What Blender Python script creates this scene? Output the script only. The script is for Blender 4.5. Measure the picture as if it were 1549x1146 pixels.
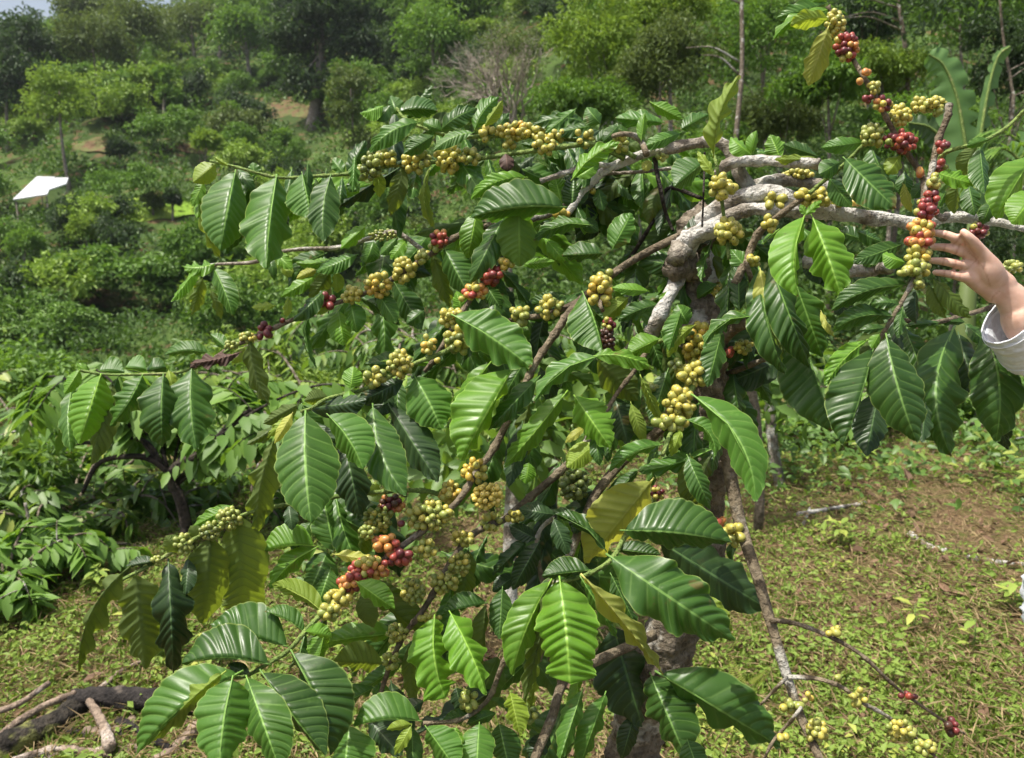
import bpy, bmesh, math, random
import numpy as np
from mathutils import Vector, Matrix, Euler
random.seed(7); RNG = np.random.default_rng(7)
scene = bpy.context.scene
for o in list(bpy.data.objects): bpy.data.objects.remove(o)

# ------------------------------------------------------------------ camera
PW, PH, FPX = 1549.0, 1146.0, 1250.0
CAM = np.array([0.0, 0.0, 1.70]); PITCH = math.radians(12.0)
R_ = np.array([1.0, 0, 0]); F_ = np.array([0, math.cos(PITCH), -math.sin(PITCH)]); U_ = np.array([0, math.sin(PITCH), math.cos(PITCH)])
cd = bpy.data.cameras.new('camera'); cam = bpy.data.objects.new('camera', cd); scene.collection.objects.link(cam)
cam.location = CAM; cam.rotation_euler = (math.radians(90) - PITCH, 0, 0)
cd.sensor_width = 36.0; cd.lens = 36.0 * FPX / PW; cd.clip_start = 0.05; cd.clip_end = 3000
cd.dof.use_dof = True; cd.dof.focus_distance = 1.2; cd.dof.aperture_fstop = 9.0
scene.camera = cam
# ------------------------------------------------------------------ sky, sun, exposure
SUN_TO = Vector((-0.34, -0.06, 0.93)).normalized()
w = bpy.data.worlds.new('World'); scene.world = w; w.use_nodes = True
nt = w.node_tree; nt.nodes.clear()
bg = nt.nodes.new('ShaderNodeBackground'); wo = nt.nodes.new('ShaderNodeOutputWorld'); sk = nt.nodes.new('ShaderNodeTexSky')
sk.sky_type = 'NISHITA'; sk.sun_disc = False
sk.sun_elevation = math.asin(SUN_TO.z); sk.sun_rotation = math.atan2(SUN_TO.x, SUN_TO.y)
sk.air_density = 1.0; sk.dust_density = 6.0; sk.ozone_density = 0.6
bg.inputs['Strength'].default_value = 0.135
nt.links.new(sk.outputs[0], bg.inputs[0]); nt.links.new(bg.outputs[0], wo.inputs[0])
sd = bpy.data.lights.new('sun', 'SUN'); sd.energy = 4.5; sd.angle = math.radians(0.6); sd.color = (1, 0.955, 0.87)
sun = bpy.data.objects.new('sun', sd); scene.collection.objects.link(sun)
sun.rotation_euler = (-SUN_TO).to_track_quat('-Z', 'Y').to_euler()
scene.view_settings.view_transform = 'Standard'; scene.view_settings.look = 'None'
scene.view_settings.exposure = 0.55; scene.view_settings.gamma = 1.0; scene.view_settings.use_curve_mapping = False
scene.cycles.max_bounces = 5; scene.cycles.diffuse_bounces = 3; scene.cycles.glossy_bounces = 2
scene.cycles.transmission_bounces = 4; scene.cycles.transparent_max_bounces = 4; scene.cycles.volume_bounces = 0

# ------------------------------------------------------------------ helpers
COL = scene.collection.objects
def P(px, py, d):
    px, py, d = np.broadcast_arrays(np.asarray(px, float), np.asarray(py, float), np.asarray(d, float))
    return CAM + F_ * d[..., None] + R_ * ((px - PW / 2) / FPX * d)[..., None] + U_ * ((PH / 2 - py) / FPX * d)[..., None]
def smooth(a, b, x):
    t = np.clip((x - a) / (b - a), 0, 1); return t * t * (3 - 2 * t)
def tag(o, label=None, cat=None, group=None, kind=None):
    for k, v in (('label', label), ('category', cat), ('group', group), ('kind', kind)):
        if v: o[k] = v
    return o
def empty(name, loc, label, cat, group=None):
    o = bpy.data.objects.new(name, None); o.empty_display_size = 0.1; o.location = Vector(loc); COL.link(o)
    return tag(o, label, cat, group)
def child(o, parent):
    o.parent = parent; o.matrix_parent_inverse = Matrix.Translation(-parent.location); return o
def mesh_obj(name, verts, faces, mat=None, parent=None, smooth_sh=True, uvs=None, attrs=None):
    me = bpy.data.meshes.new(name)
    me.from_pydata(np.asarray(verts).tolist() if isinstance(verts, np.ndarray) else verts, [], faces.tolist() if isinstance(faces, np.ndarray) else faces)
    if smooth_sh: me.polygons.foreach_set('use_smooth', [True] * len(me.polygons))
    if uvs is not None:
        lay = me.uv_layers.new(name='UVMap'); idx = np.empty(len(me.loops), int); me.loops.foreach_get('vertex_index', idx)
        lay.data.foreach_set('uv', np.asarray(uvs)[idx].ravel())
    for k, v in (attrs or {}).items():
        a = me.attributes.new(k, 'FLOAT', 'POINT'); a.data.foreach_set('value', np.asarray(v, dtype=np.float32))
    if mat:
        for m in (mat if isinstance(mat, (list, tuple)) else [mat]): me.materials.append(m)
    o = bpy.data.objects.new(name, me); COL.link(o)
    if parent is not None: child(o, parent)
    return o
class Mat:
    def __init__(s, name):
        s.m = bpy.data.materials.new(name); s.m.use_nodes = True; s.t = s.m.node_tree; s.t.nodes.clear(); s.out = s.n('ShaderNodeOutputMaterial')
    def n(s, typ, **kw):
        x = s.t.nodes.new(typ)
        for k, v in kw.items(): setattr(x, k, v)
        return x
    def l(s, a, b): s.t.links.new(a, b)
    def set(s, sock, v):
        if hasattr(v, 'is_output') or isinstance(v, bpy.types.NodeSocket): s.l(v, sock)
        else: sock.default_value = v
    def math(s, op, a, b=None, c=None):
        x = s.n('ShaderNodeMath', operation=op); s.set(x.inputs[0], a)
        if b is not None: s.set(x.inputs[1], b)
        if c is not None: s.set(x.inputs[2], c)
        return x.outputs[0]
    def rng(s, v, a, b, lo=0.0, hi=1.0):
        x = s.n('ShaderNodeMapRange', interpolation_type='SMOOTHSTEP'); s.set(x.inputs[0], v)
        x.inputs[1].default_value = a; x.inputs[2].default_value = b; x.inputs[3].default_value = lo; x.inputs[4].default_value = hi
        return x.outputs[0]
    def mix(s, f, a, b, blend='MIX'):
        x = s.n('ShaderNodeMix', data_type='RGBA', blend_type=blend); s.set(x.inputs[0], f)
        for i, v in ((6, a), (7, b)):
            if isinstance(v, tuple): x.inputs[i].default_value = (*v[:3], 1)
            else: s.l(v, x.inputs[i])
        return x.outputs[2]
    def noise(s, scale, detail=3, vec=None, rough=0.55):
        x = s.n('ShaderNodeTexNoise'); x.inputs['Scale'].default_value = scale; x.inputs['Detail'].default_value = detail; x.inputs['Roughness'].default_value = rough
        if vec is not None: s.l(vec, x.inputs['Vector'])
        return x.outputs['Fac']
    def coord(s, k='Object'): return s.n('ShaderNodeTexCoord').outputs[k]
    def bsdf(s, col, rough=0.5, spec=0.5, normal=None):
        b = s.n('ShaderNodeBsdfPrincipled')
        if isinstance(col, tuple): b.inputs['Base Color'].default_value = (*col[:3], 1)
        else: s.l(col, b.inputs['Base Color'])
        s.set(b.inputs['Roughness'], rough); s.set(b.inputs['Specular IOR Level'], spec)
        if normal is not None: s.l(normal, b.inputs['Normal'])
        return b.outputs[0]
    def bump(s, h, strength=0.3, dist=0.01):
        b = s.n('ShaderNodeBump'); b.inputs['Strength'].default_value = strength; b.inputs['Distance'].default_value = dist; s.l(h, b.inputs['Height']); return b.outputs[0]
    def done(s, sh): s.l(sh, s.out.inputs[0]); return s.m
def add_translucent(M, sh, col, fac):
    t = M.n('ShaderNodeBsdfTranslucent'); M.set(t.inputs[0], col if not isinstance(col, tuple) else (*col, 1))
    x = M.n('ShaderNodeMixShader'); M.set(x.inputs[0], fac); M.l(sh, x.inputs[1]); M.l(t.outputs[0], x.inputs[2]); return x.outputs[0]

NV = 11.0; VA = 2.3
def leaf_material(name, base, vein, trans, tfac=0.36, rough=0.34, hue=0.25, edge=None):
    M = Mat(name); uv = M.n('ShaderNodeUVMap'); sp = M.n('ShaderNodeSeparateXYZ'); M.l(uv.outputs[0], sp.inputs[0])
    a = M.math('ABSOLUTE', M.math('MULTIPLY_ADD', sp.outputs[0], 2.0, -1.0))
    ph = M.math('MULTIPLY', sp.outputs[1], NV)
    d = M.math('PINGPONG', ph, 0.5)
    vm = M.math('MULTIPLY', M.rng(d, 0.0, 0.11, 1, 0), M.rng(a, 0.75, 1.0, 0.62, 0.2))
    mm = M.math('MULTIPLY', M.rng(a, 0.02, 0.055, 1, 0), M.rng(sp.outputs[1], 0.4, 1.0, 0.95, 0.45))
    em = M.rng(a, 0.95, 1.0, 0, 0.75)
    rnd = M.n('ShaderNodeObjectInfo').outputs['Random']
    nz = M.noise(14, 3, M.coord('Object')); nz2 = M.noise(60, 2, M.coord('Object'))
    dark = tuple(c * (1 - hue) for c in base); lite = tuple(c * (1 + hue * 1.1) for c in base)
    c = M.mix(rnd, dark, lite)
    c = M.mix(M.rng(nz, 0.4, 0.72, 0, 0.35), c, lite); c = M.mix(M.rng(nz2, 0.62, 0.72, 0, 0.22), c, vein)
    c = M.mix(M.rng(M.noise(170, 2, M.coord('Object')), 0.70, 0.76, 0, 0.5), c, (0.10, 0.075, 0.03))
    c = M.mix(M.math('MULTIPLY', M.rng(M.noise(26, 3, M.coord('Object')), 0.64, 0.70), M.rng(M.math('FRACT', M.math('MULTIPLY', rnd, 7.3)), 0.55, 0.65, 0, .8)), c, (0.13, 0.10, 0.03))
    c = M.mix(vm, c, vein); c = M.mix(mm, c, tuple(min(1, x * 1.5) for x in vein)); c = M.mix(em, c, edge or tuple(min(1, x * 1.25) for x in vein))
    back = M.n('ShaderNodeNewGeometry').outputs['Backfacing']
    under = M.mix(0.55, c, tuple(0.35 * x + 0.65 * y for x, y in zip(base, (0.16, 0.22, 0.07))))
    cc = M.mix(back, c, under)
    rg = M.math('ADD', M.math('MULTIPLY', back, 0.22), M.rng(nz, 0.3, 0.7, rough - 0.02, rough + 0.14))
    cc = M.mix(M.math('MULTIPLY', M.rng(M.math('ADD', sp.outputs[1], M.math('MULTIPLY', nz2, .10)), 1.0, 1.05), M.rng(M.math('FRACT', M.math('MULTIPLY', rnd, 3.7)), 0.6, 0.65)), cc, (0.14, 0.075, 0.03))
    b = M.bsdf(cc, rg, 0.36, M.bump(M.noise(220, 2, M.coord('Object')), 0.12, 0.001))
    tc = M.mix(vm, M.mix(rnd, tuple(x * 0.85 for x in trans), tuple(min(1, x * 1.15) for x in trans)), tuple(x * 0.6 for x in trans))
    return M.done(add_translucent(M, b, tc, tfac))
LM = {
 'k': leaf_material('leaf_shaded_dark', (0.022, 0.048, 0.014), (0.06, 0.11, 0.035), (0.06, 0.13, 0.015), 0.2, 0.36),  # darkest leaves; the shade deep in the crown is put into their green
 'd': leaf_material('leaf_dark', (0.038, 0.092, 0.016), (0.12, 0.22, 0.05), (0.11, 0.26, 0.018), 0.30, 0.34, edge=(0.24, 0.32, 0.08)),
 'm': leaf_material('leaf_green', (0.060, 0.145, 0.021), (0.17, 0.31, 0.065), (0.17, 0.37, 0.022), 0.33, 0.36, edge=(0.28, 0.38, 0.09)),
 'b': leaf_material('leaf_bright', (0.105, 0.235, 0.022), (0.22, 0.38, 0.055), (0.30, 0.54, 0.025), 0.36, 0.36, 0.2),
 'y': leaf_material('leaf_lime_sunlit', (0.21, 0.31, 0.035), (0.32, 0.41, 0.08), (0.44, 0.55, 0.035), 0.40, 0.42, 0.2),  # lime of new leaves, and sun glowing through blades painted into the colour
 'Y': leaf_material('leaf_yellow', (0.36, 0.39, 0.07), (0.48, 0.47, 0.14), (0.60, 0.60, 0.06), 0.40, 0.45, 0.18),
 'o': leaf_material('leaf_olive', (0.075, 0.120, 0.022), (0.050, 0.080, 0.018), (0.25, 0.33, 0.02), 0.40, 0.48),
 'x': leaf_material('leaf_dead', (0.065, 0.036, 0.026), (0.12, 0.07, 0.05), (0.10, 0.05, 0.02), 0.12, 0.6),
}
def foliage_material(name, c1, c2, trans, tfac=0.35, rough=0.45, bright=None):
    M = Mat(name); at = M.n('ShaderNodeAttribute', attribute_name='rnd').outputs['Fac']; oi = M.n('ShaderNodeObjectInfo').outputs['Random']
    c = M.mix(at, c1, c2); c = M.mix(M.math('MULTIPLY', oi, 0.55), c, tuple(0.5 * (a + b) * 1.25 for a, b in zip(c1, c2)))
    if bright: c = M.mix(M.rng(at, 0.86, 0.98), c, bright)
    b = M.bsdf(c, rough, 0.4)
    return M.done(add_translucent(M, b, M.mix(at, tuple(x * 0.8 for x in trans), trans), tfac))
def bark_material(name, c1, c2, lichen, amount=0.5, scale=1.0):
    M = Mat(name); co = M.coord('Object')
    n1 = M.noise(38 * scale, 5, co, 0.65); n2 = M.noise(11 * scale, 4, co); n3 = M.noise(120 * scale, 3, co)
    c = M.mix(M.rng(n1, 0.35, 0.65), c1, c2); c = M.mix(M.math('MULTIPLY', M.rng(n2, 0.62 - 0.25 * amount, 0.72 - 0.25 * amount), 0.85), c, lichen)
    c = M.mix(M.rng(n3, 0.54, 0.66, 0, 0.5), c, tuple(x * 0.45 for x in c1)); c = M.mix(M.rng(M.noise(26 * scale, 5, co, 0.75), 0.53, 0.64, 0, 0.55), c, tuple(x * 0.5 for x in c1))
    return M.done(M.bsdf(c, 0.82, 0.25, M.bump(M.math('ADD', n1, M.math('MULTIPLY', n3, 0.5)), 1.0, 0.012 / scale)))
BARK = bark_material('bark_pale', (0.15, 0.125, 0.095), (0.30, 0.27, 0.22), (0.52, 0.51, 0.47), 0.74)
TRUNKB = bark_material('bark_trunk', (0.10, 0.08, 0.055), (0.24, 0.20, 0.15), (0.52, 0.51, 0.46), 0.25)
TWIG = bark_material('bark_twig', (0.11, 0.085, 0.055), (0.22, 0.18, 0.12), (0.42, 0.41, 0.36), 0.2)
GREEN = bark_material('stem_green', (0.13, 0.20, 0.05), (0.20, 0.27, 0.07), (0.28, 0.30, 0.12), 0.1)
DARKB = bark_material('bark_dark', (0.018, 0.014, 0.011), (0.05, 0.04, 0.03), (0.20, 0.20, 0.17), 0.12, 0.5)

def catmull(pts, n):
    pts = np.asarray(pts, float); m = len(pts)
    if m == 2: return pts[0] + (pts[1] - pts[0]) * np.linspace(0, 1, n)[:, None]
    ext = np.vstack([2 * pts[0] - pts[1], pts, 2 * pts[-1] - pts[-2]])
    s = np.linspace(0, m - 1 - 1e-9, n); i = s.astype(int); f = (s - i)[:, None]
    a, b, c, d = ext[i], ext[i + 1], ext[i + 2], ext[i + 3]
    return 0.5 * (2 * b + (c - a) * f + (2 * a - 5 * b + 4 * c - d) * f ** 2 + (3 * b - a - 3 * c + d) * f ** 3)
def tube_data(path, rad, sides=8, jitter=0.0, seed=0, knots=None, squash=None):
    """tapered tube along path (n,3) with radii (n,), closed by caps"""
    rg = np.random.default_rng(seed); path = np.asarray(path, float); n = len(path); rad = np.broadcast_to(np.asarray(rad, float), (n,)).copy()
    tan = np.gradient(path, axis=0); tan /= np.linalg.norm(tan, axis=1)[:, None] + 1e-12
    ref = np.array([0.31, 0.12, 0.94]); V = []
    prev = None
    ang = np.linspace(0, 2 * math.pi, sides, endpoint=False)
    lump = 1 + jitter * rg.normal(0, 1, (n, sides))
    if n > 4: lump = (lump + np.roll(lump, 1, 0) + np.roll(lump, -1, 0)) / 3
    lump = (lump * 2 + np.roll(lump, 1, 1) + np.roll(lump, -1, 1)) / 4
    for i in range(n):
        if prev is None:
            u = np.cross(tan[i], ref); 
            if np.linalg.norm(u) < 1e-3: u = np.cross(tan[i], [1, 0, 0])
        else: u = prev - tan[i] * np.dot(prev, tan[i])
        u /= np.linalg.norm(u); prev = u; v = np.cross(tan[i], u)
        r = rad[i] * lump[i]
        V.append(path[i] + u * (np.cos(ang) * r)[:, None] + v * (np.sin(ang) * r)[:, None])
    V = np.vstack(V); Fc = []
    for i in range(n - 1):
        for j in range(sides):
            k = (j + 1) % sides; Fc.append((i * sides + j, i * sides + k, (i + 1) * sides + k, (i + 1) * sides + j))
    Fc.append(tuple(range(sides - 1, -1, -1))); Fc.append(tuple((n - 1) * sides + j for j in range(sides)))
    return V, Fc
def merge(parts):
    V, Fc, o = [], [], 0
    for v, f in parts:
        V.append(v); Fc += [tuple(i + o for i in q) for q in f]; o += len(v)
    return np.vstack(V), Fc
from mathutils import noise as mnoise
def roughen(v, n, sides, amp, freq, seed=0, along=0.45):
    """push tube rings in and out with ridged noise stretched along the stem"""
    g = v.reshape(n, sides, 3); c = g.mean(1, keepdims=True); d = g - c; r = np.linalg.norm(d, axis=2, keepdims=True) + 1e-9; out = np.empty((n, sides, 1))
    acc = np.concatenate([[0], np.cumsum(np.linalg.norm(np.diff(c[:, 0], axis=0), axis=1))])
    for i in range(n):
        for j in range(sides):
            u = d[i, j] / r[i, j]; q = Vector((u[0] * r[i, j, 0] * freq + seed * 3.1, u[1] * r[i, j, 0] * freq + acc[i] * freq * along, u[2] * r[i, j, 0] * freq + acc[i] * freq * along * .6))
            out[i, j, 0] = mnoise.noise(q) * .6 + (abs(mnoise.noise(q * 2.3)) - .25) * .7 + mnoise.noise(q * 5.1) * .25
    return (c + d * (1 + amp * out)).reshape(-1, 3)
def unit(v): return v / (np.linalg.norm(v, axis=-1, keepdims=True) + 1e-12)
def leaves_data(pos, dr, nrm, ln, wd, rnd, fold=0.25, droop=0.2, fine=False):
    """many small folded leaves in one mesh: pos, dr (along), nrm (up) are (N,3)"""
    N = len(pos); dr = unit(dr); side = unit(np.cross(dr, nrm)); up = np.cross(side, dr)
    ln = np.broadcast_to(ln, (N,))[:, None]; wd = np.broadcast_to(wd, (N,))[:, None]
    if not fine:
        v = np.stack([pos, pos + dr * ln * 0.45 + side * wd * 0.5 + up * wd * fold, pos + dr * ln - up * ln * droop, pos + dr * ln * 0.45 - side * wd * 0.5 + up * wd * fold], 1)
        k = 4; fc = np.array([[0, 2, 1], [0, 3, 2]])
        b = np.arange(N)[:, None, None] * k; faces = (fc[None] + b).reshape(-1, 3)
    else:
        c = lambda t: pos + dr * ln * t - up * ln * droop * t * t
        L = lambda t, q: c(t) + side * wd * q + up * wd * fold * abs(q) * 2
        v = np.stack([c(0), c(0.35), c(0.72), c(1), L(0.3, 0.46), L(0.68, 0.40), L(0.3, -0.46), L(0.68, -0.40)], 1)
        k = 8; fc = np.array([[0, 1, 4], [0, 6, 1], [1, 5, 4], [1, 2, 5], [1, 6, 7], [1, 7, 2], [2, 3, 5], [2, 7, 3]])
        b = np.arange(N)[:, None, None] * k; faces = (fc[None] + b).reshape(-1, 3)
    return v.reshape(-1, 3), faces, np.repeat(rnd, k)
def rand_unit(n, rg): return unit(rg.normal(0, 1, (n, 3)))

# ------------------------------------------------------------------ terrain
def height(x, y):
    x = np.asarray(x, float); y = np.asarray(y, float)
    a = x / np.maximum(y, 0.5)
    L = smooth(0.18, -0.30, a)
    yy = np.maximum(y, 0)
    h = 0.035 * np.clip(x, -6, 6) * smooth(9, 3, yy)
    h = h + 0.05 * np.sin(x * 1.7 + 1) * np.sin(y * 1.3) * smooth(0.5, 2.5, np.hypot(x, y)) + 0.02 * np.sin(x * 5.1) * np.cos(y * 4.3 + 2)
    h = h - 2.6 * L * smooth(4.5, 20, yy)
    y0 = 9.5 + 14.0 * L; sl = 0.43 - 0.115 * L - 0.05 * smooth(-0.46, -0.60, a)
    t = yy - y0; rise = np.where(t > 0, t - 6 * (1 - np.exp(-np.maximum(t, 0) / 6)), 0)
    rise = np.where(rise > 85, 85 + 25 * (1 - np.exp(-(rise - 85) / 25)), rise)
    h = h + sl * rise + 0.7 * np.sin(x * 0.21 + y * 0.13) * smooth(15, 40, yy) + 0.35 * np.sin(x * 0.6 - y * 0.45) * smooth(12, 30, yy)
    return h
def ground_hit(px, py, dmax=260):
    d = np.concatenate([np.arange(1, 12, 0.02), np.arange(12, dmax, 0.1)]); p = P(px, py, d)
    below = np.nonzero(p[:, 2] < height(p[:, 0], p[:, 1]))[0]
    return p[below[0]] if len(below) else p[-1]
def on_ground(px, d):
    p = P(px, 500, d); p = np.array([p[0], p[1], 0.0]); p[2] = height(p[0], p[1]); return p
rr = np.concatenate([[0.25], np.geomspace(0.6, 420, 150)]); aa = np.radians(np.concatenate([np.linspace(-50, 50, 161), np.linspace(50, 310, 53)[1:-1]]))
X = np.outer(rr, np.sin(aa)); Y = np.outer(rr, np.cos(aa)); Z = height(X, Y)
na = len(aa); V = np.stack([X, Y, Z], -1).reshape(-1, 3); Fc = []
for i in range(len(rr) - 1):
    for j in range(na):
        k = (j + 1) % na; Fc.append((i * na + j, (i + 1) * na + j, (i + 1) * na + k, i * na + k))
Fc.append(tuple(range(na)))
M = Mat('soil_and_turf'); co = M.coord('Object')
n1 = M.noise(1.3, 5, co); n2 = M.noise(9, 5, co, 0.7); n3 = M.noise(45, 4, co, 0.7); n0 = M.noise(0.16, 4, co)
c = M.mix(M.rng(n3, 0.35, 0.65), (0.12, 0.075, 0.042), (0.27, 0.19, 0.105))
c = M.mix(M.rng(n2, 0.44, 0.60), c, (0.13, 0.14, 0.04)); c = M.mix(M.rng(n1, 0.5, 0.62, 0, 0.7), c, (0.17, 0.15, 0.06))
sp = M.n('ShaderNodeSeparateXYZ'); M.l(co, sp.inputs[0])
far = M.mix(M.rng(n0, 0.42, 0.60), (0.045, 0.075, 0.020), (0.075, 0.125, 0.030)); far = M.mix(M.rng(n1, 0.52, 0.66), far, (0.13, 0.085, 0.045))
c = M.mix(M.rng(sp.outputs[1], 9, 16), c, far)
ground = mesh_obj('ground', V, Fc, M.done(M.bsdf(c, 0.95, 0.1, M.bump(M.math('ADD', n2, n3), 0.9, 0.05))))
ground['kind'] = 'structure'

# ------------------------------------------------------------------ the coffee tree in front
tree_base = P(1010, 1600, 1.44); tree_base[2] = height(tree_base[0], tree_base[1])
coffee = empty('coffee_tree', tree_base, 'large old coffee tree with sprawling pale limbs, glossy ribbed leaves and yellow to red cherries', 'coffee tree')
# px polyline, depth at both ends, radius in px at both ends, bark
BR = [
 ([(1000,1900),(960,1400),(955,1200),(965,1100),(1000,990),(1045,860),(1064,760),(1067,660),(1063,560),(1058,470),(1052,420),(1050,375),(1058,338),(1078,318)], 1.42,1.40, 52,22, 'T'),
 ([(1070,430),(1058,372),(1062,335),(1108,305),(1165,291),(1230,312),(1300,326),(1350,332),(1392,338),(1440,328),(1482,332),(1520,338),(1570,352)], 1.40,1.30, 17,5.5, 'B'),
 ([(1165,291),(1140,285),(1118,262),(1110,236),(1085,214),(1050,216),(1005,226),(960,238),(915,258),(885,285),(862,318),(840,348)], 1.40,1.44, 13,5, 'B'),
 ([(1088,262),(1105,247),(1145,243),(1195,245),(1238,248)], 1.37,1.33, 9,8, 'B'),
 ([(1100,330),(1070,342),(1040,352),(985,378),(935,408),(880,452),(830,474),(785,482),(750,490)], 1.38,1.40, 8,3.5, 'W'),
 ([(1052,360),(1035,400),(1015,440),(993,488),(985,505)], 1.36,1.33, 9,12, 'B'),
 ([(1062,300),(1010,285),(990,330),(965,372),(950,395)], 1.46,1.46, 3,3.5, 'D'),
 ([(990,238),(994,262),(1002,300),(1008,325),(1018,348)], 1.42,1.42, 4,2.5, 'D'),
 ([(1240,300),(1215,300),(1180,325),(1148,352),(1128,395),(1112,430)], 1.30,1.33, 3.5,7, 'W'),
 ([(1220,395),(1290,410),(1335,404),(1352,402)], 1.38,1.30, 12,9, 'B'),
 ([(1066,600),(1082,535),(1100,505),(1130,488),(1150,486)], 1.40,1.32, 12,8, 'W'),
 ([(1070,590),(1090,570),(1125,556),(1160,543),(1185,545)], 1.42,1.36, 6,3, 'W'),
 ([(1062,580),(1078,620),(1098,680),(1112,760),(1128,820),(1145,870),(1165,938),(1185,1005),(1208,1075),(1228,1120),(1250,1170)], 1.40,1.10, 12,6, 'W'),
 ([(1166,938),(1200,942),(1245,958),(1300,988),(1345,1030),(1372,1052),(1420,1085),(1460,1110)], 1.19,1.16, 4,2, 'W'),
 ([(1192,1024),(1235,1026),(1275,1040),(1300,1060),(1345,1085),(1390,1120),(1420,1150)], 1.16,1.12, 4,2.2, 'W'),
 ([(1190,1025),(1170,1045),(1150,1066)], 1.16,1.18, 3,2, 'W'),
 ([(1212,1070),(1195,1092),(1170,1120),(1155,1150)], 1.13,1.15, 3,2, 'W'),
 ([(935,408),(880,452),(857,478),(836,510),(812,546),(785,600),(748,676),(722,712),(692,758),(645,798),(600,832),(555,868),(520,905)], 1.40,1.16, 6.5,4.5, 'W'),
 ([(905,640),(880,680),(848,712),(795,758),(765,784),(715,808),(682,850),(645,915),(612,960),(590,1005),(572,1062)], 1.36,1.20, 7,3.5, 'W'),
 ([(1010,640),(950,690),(905,742),(882,790),(862,838),(855,870)], 1.40,1.28, 8,6, 'W'),
 ([(915,258),(885,285),(845,318),(795,332),(742,340),(692,357),(655,382),(620,405),(560,440),(480,468),(405,500),(350,526),(325,540)], 1.44,1.48, 6.5,2.8, 'W'),
 ([(930,250),(895,250),(862,259),(818,274)], 1.43,1.42, 4,4.5, 'B'),
 ([(945,240),(900,219),(850,222),(790,230),(720,240),(640,246),(580,252),(530,262),(480,266),(420,268),(360,253),(318,243)], 1.42,1.50, 4.5,2, 'G'),
 ([(962,238),(930,222),(880,213),(800,206),(735,206),(690,206),(645,195),(612,178),(600,163)], 1.42,1.46, 4,2, 'G'),
 ([(978,234),(970,214),(953,203),(932,204),(918,212)], 1.40,1.40, 5,3.5, 'W'),
 ([(905,262),(950,261),(985,258),(1017,254)], 1.46,1.46, 3,2.5, 'B'),
 ([(692,758),(640,742),(560,745),(500,752),(440,762),(375,776),(300,812),(235,850),(182,878)], 1.26,1.16, 4,2.6, 'G'),
 ([(520,905),(490,925),(462,955),(435,985),(405,1004),(370,1023),(345,1022)], 1.16,1.08, 4.5,2.6, 'G'),
 ([(700,505),(680,528),(622,552),(552,588),(497,602),(470,618),(455,622)], 1.33,1.18, 4,2.4, 'G'),
 ([(800,340),(775,385),(745,415),(712,452),(688,490),(662,535),(642,562)], 1.42,1.34, 5,3.5, 'W'),
 ([(1436,158),(1432,180),(1418,215),(1410,255),(1399,300),(1401,340),(1391,395),(1384,420),(1356,470),(1335,505),(1318,530)], 1.19,1.11, 5.5,3, 'W'),
 ([(1398,305),(1396,268),(1378,240),(1350,195),(1322,142),(1292,92),(1268,45),(1252,8)], 1.20,1.22, 5,3, 'W'),
 ([(1225,292),(1242,277),(1275,250),(1312,214),(1350,186),(1390,162),(1434,158)], 1.26,1.20, 3.5,2.5, 'G'),
 ([(1408,258),(1432,230),(1480,216),(1518,196),(1549,168),(1575,145)], 1.21,1.18, 3.5,2.5, 'G'),
 ([(1482,332),(1500,308),(1525,292),(1560,280)], 1.30,1.26, 4,3, 'B'),
 ([(1395,338),(1404,318),(1425,330),(1432,326)], 1.24,1.28, 5,5, 'B'),
 ([(1103,392),(1098,350),(1090,290),(1084,250),(1078,228)], 1.28,1.26, 3,2.4, 'G'),
 ([(1000,745),(965,785),(945,812),(925,846),(890,868),(850,880)], 1.30,1.14, 5,3, 'G'),
 ([(1066,230),(1064,300),(1062,342)], 1.30,1.29, 1.6,1.6, 'D'),
 ([(1340,480),(1400,488),(1440,482),(1510,462),(1560,455)], 1.34,1.36, 3,4, 'W'),
 ([(990,960),(900,1000),(868,1010),(848,1040),(835,1085),(812,1140),(800,1190)], 1.34,1.14, 8,7, 'W'),
 ([(800,930),(775,975),(758,1010),(742,1052),(720,1075),(690,1090),(640,1094)], 1.25,1.14, 5,3, 'W'),
 ([(645,382),(600,352),(560,360),(512,374),(470,376),(428,380),(385,396),(335,399),(312,402)], 1.60,1.72, 4,2.5, 'B'),
 ([(350,526),(320,545),(270,563),(215,566),(160,566),(122,560)], 1.48,1.44, 2.6,2, 'G'),
 ([(815,1000),(830,940),(812,820),(838,780)], 1.32,1.26, 4,3, 'W'),
 ([(1062,500),(1040,505),(1010,512),(985,520)], 1.36,1.30, 4,3, 'G'),
 ([(985,520),(960,560),(930,600),(900,655)], 1.36,1.26, 4,3, 'W'),
 ([(1062,560),(1045,590),(1030,625),(1012,660),(1002,690)], 1.32,1.22, 5,3, 'G'),
 ([(1128,395),(1142,440),(1150,486)], 1.33,1.30, 4,3, 'W'),
 ([(1058,400),(1030,405),(1012,398)], 1.38,1.34, 22,17, 'T'),
 ([(1055,360),(1085,335),(1130,318),(1180,318),(1250,324),(1300,326)], 1.36,1.36, 11,9, 'B'),
 ([(1150,300),(1148,282),(1172,272),(1215,276),(1262,281)], 1.42,1.40, 12,7, 'B'),
 ([(1095,345),(1060,352),(1035,372),(1022,392)], 1.34,1.33, 11,16, 'B'),
 ([(912,470),(908,455),(920,420),(940,408)], 1.32,1.38, 3,3, 'W'),
]
BM = {'T': TRUNKB, 'B': BARK, 'W': TWIG, 'G': GREEN, 'D': DARKB}
BPT = []; branch_objs = []
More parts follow.
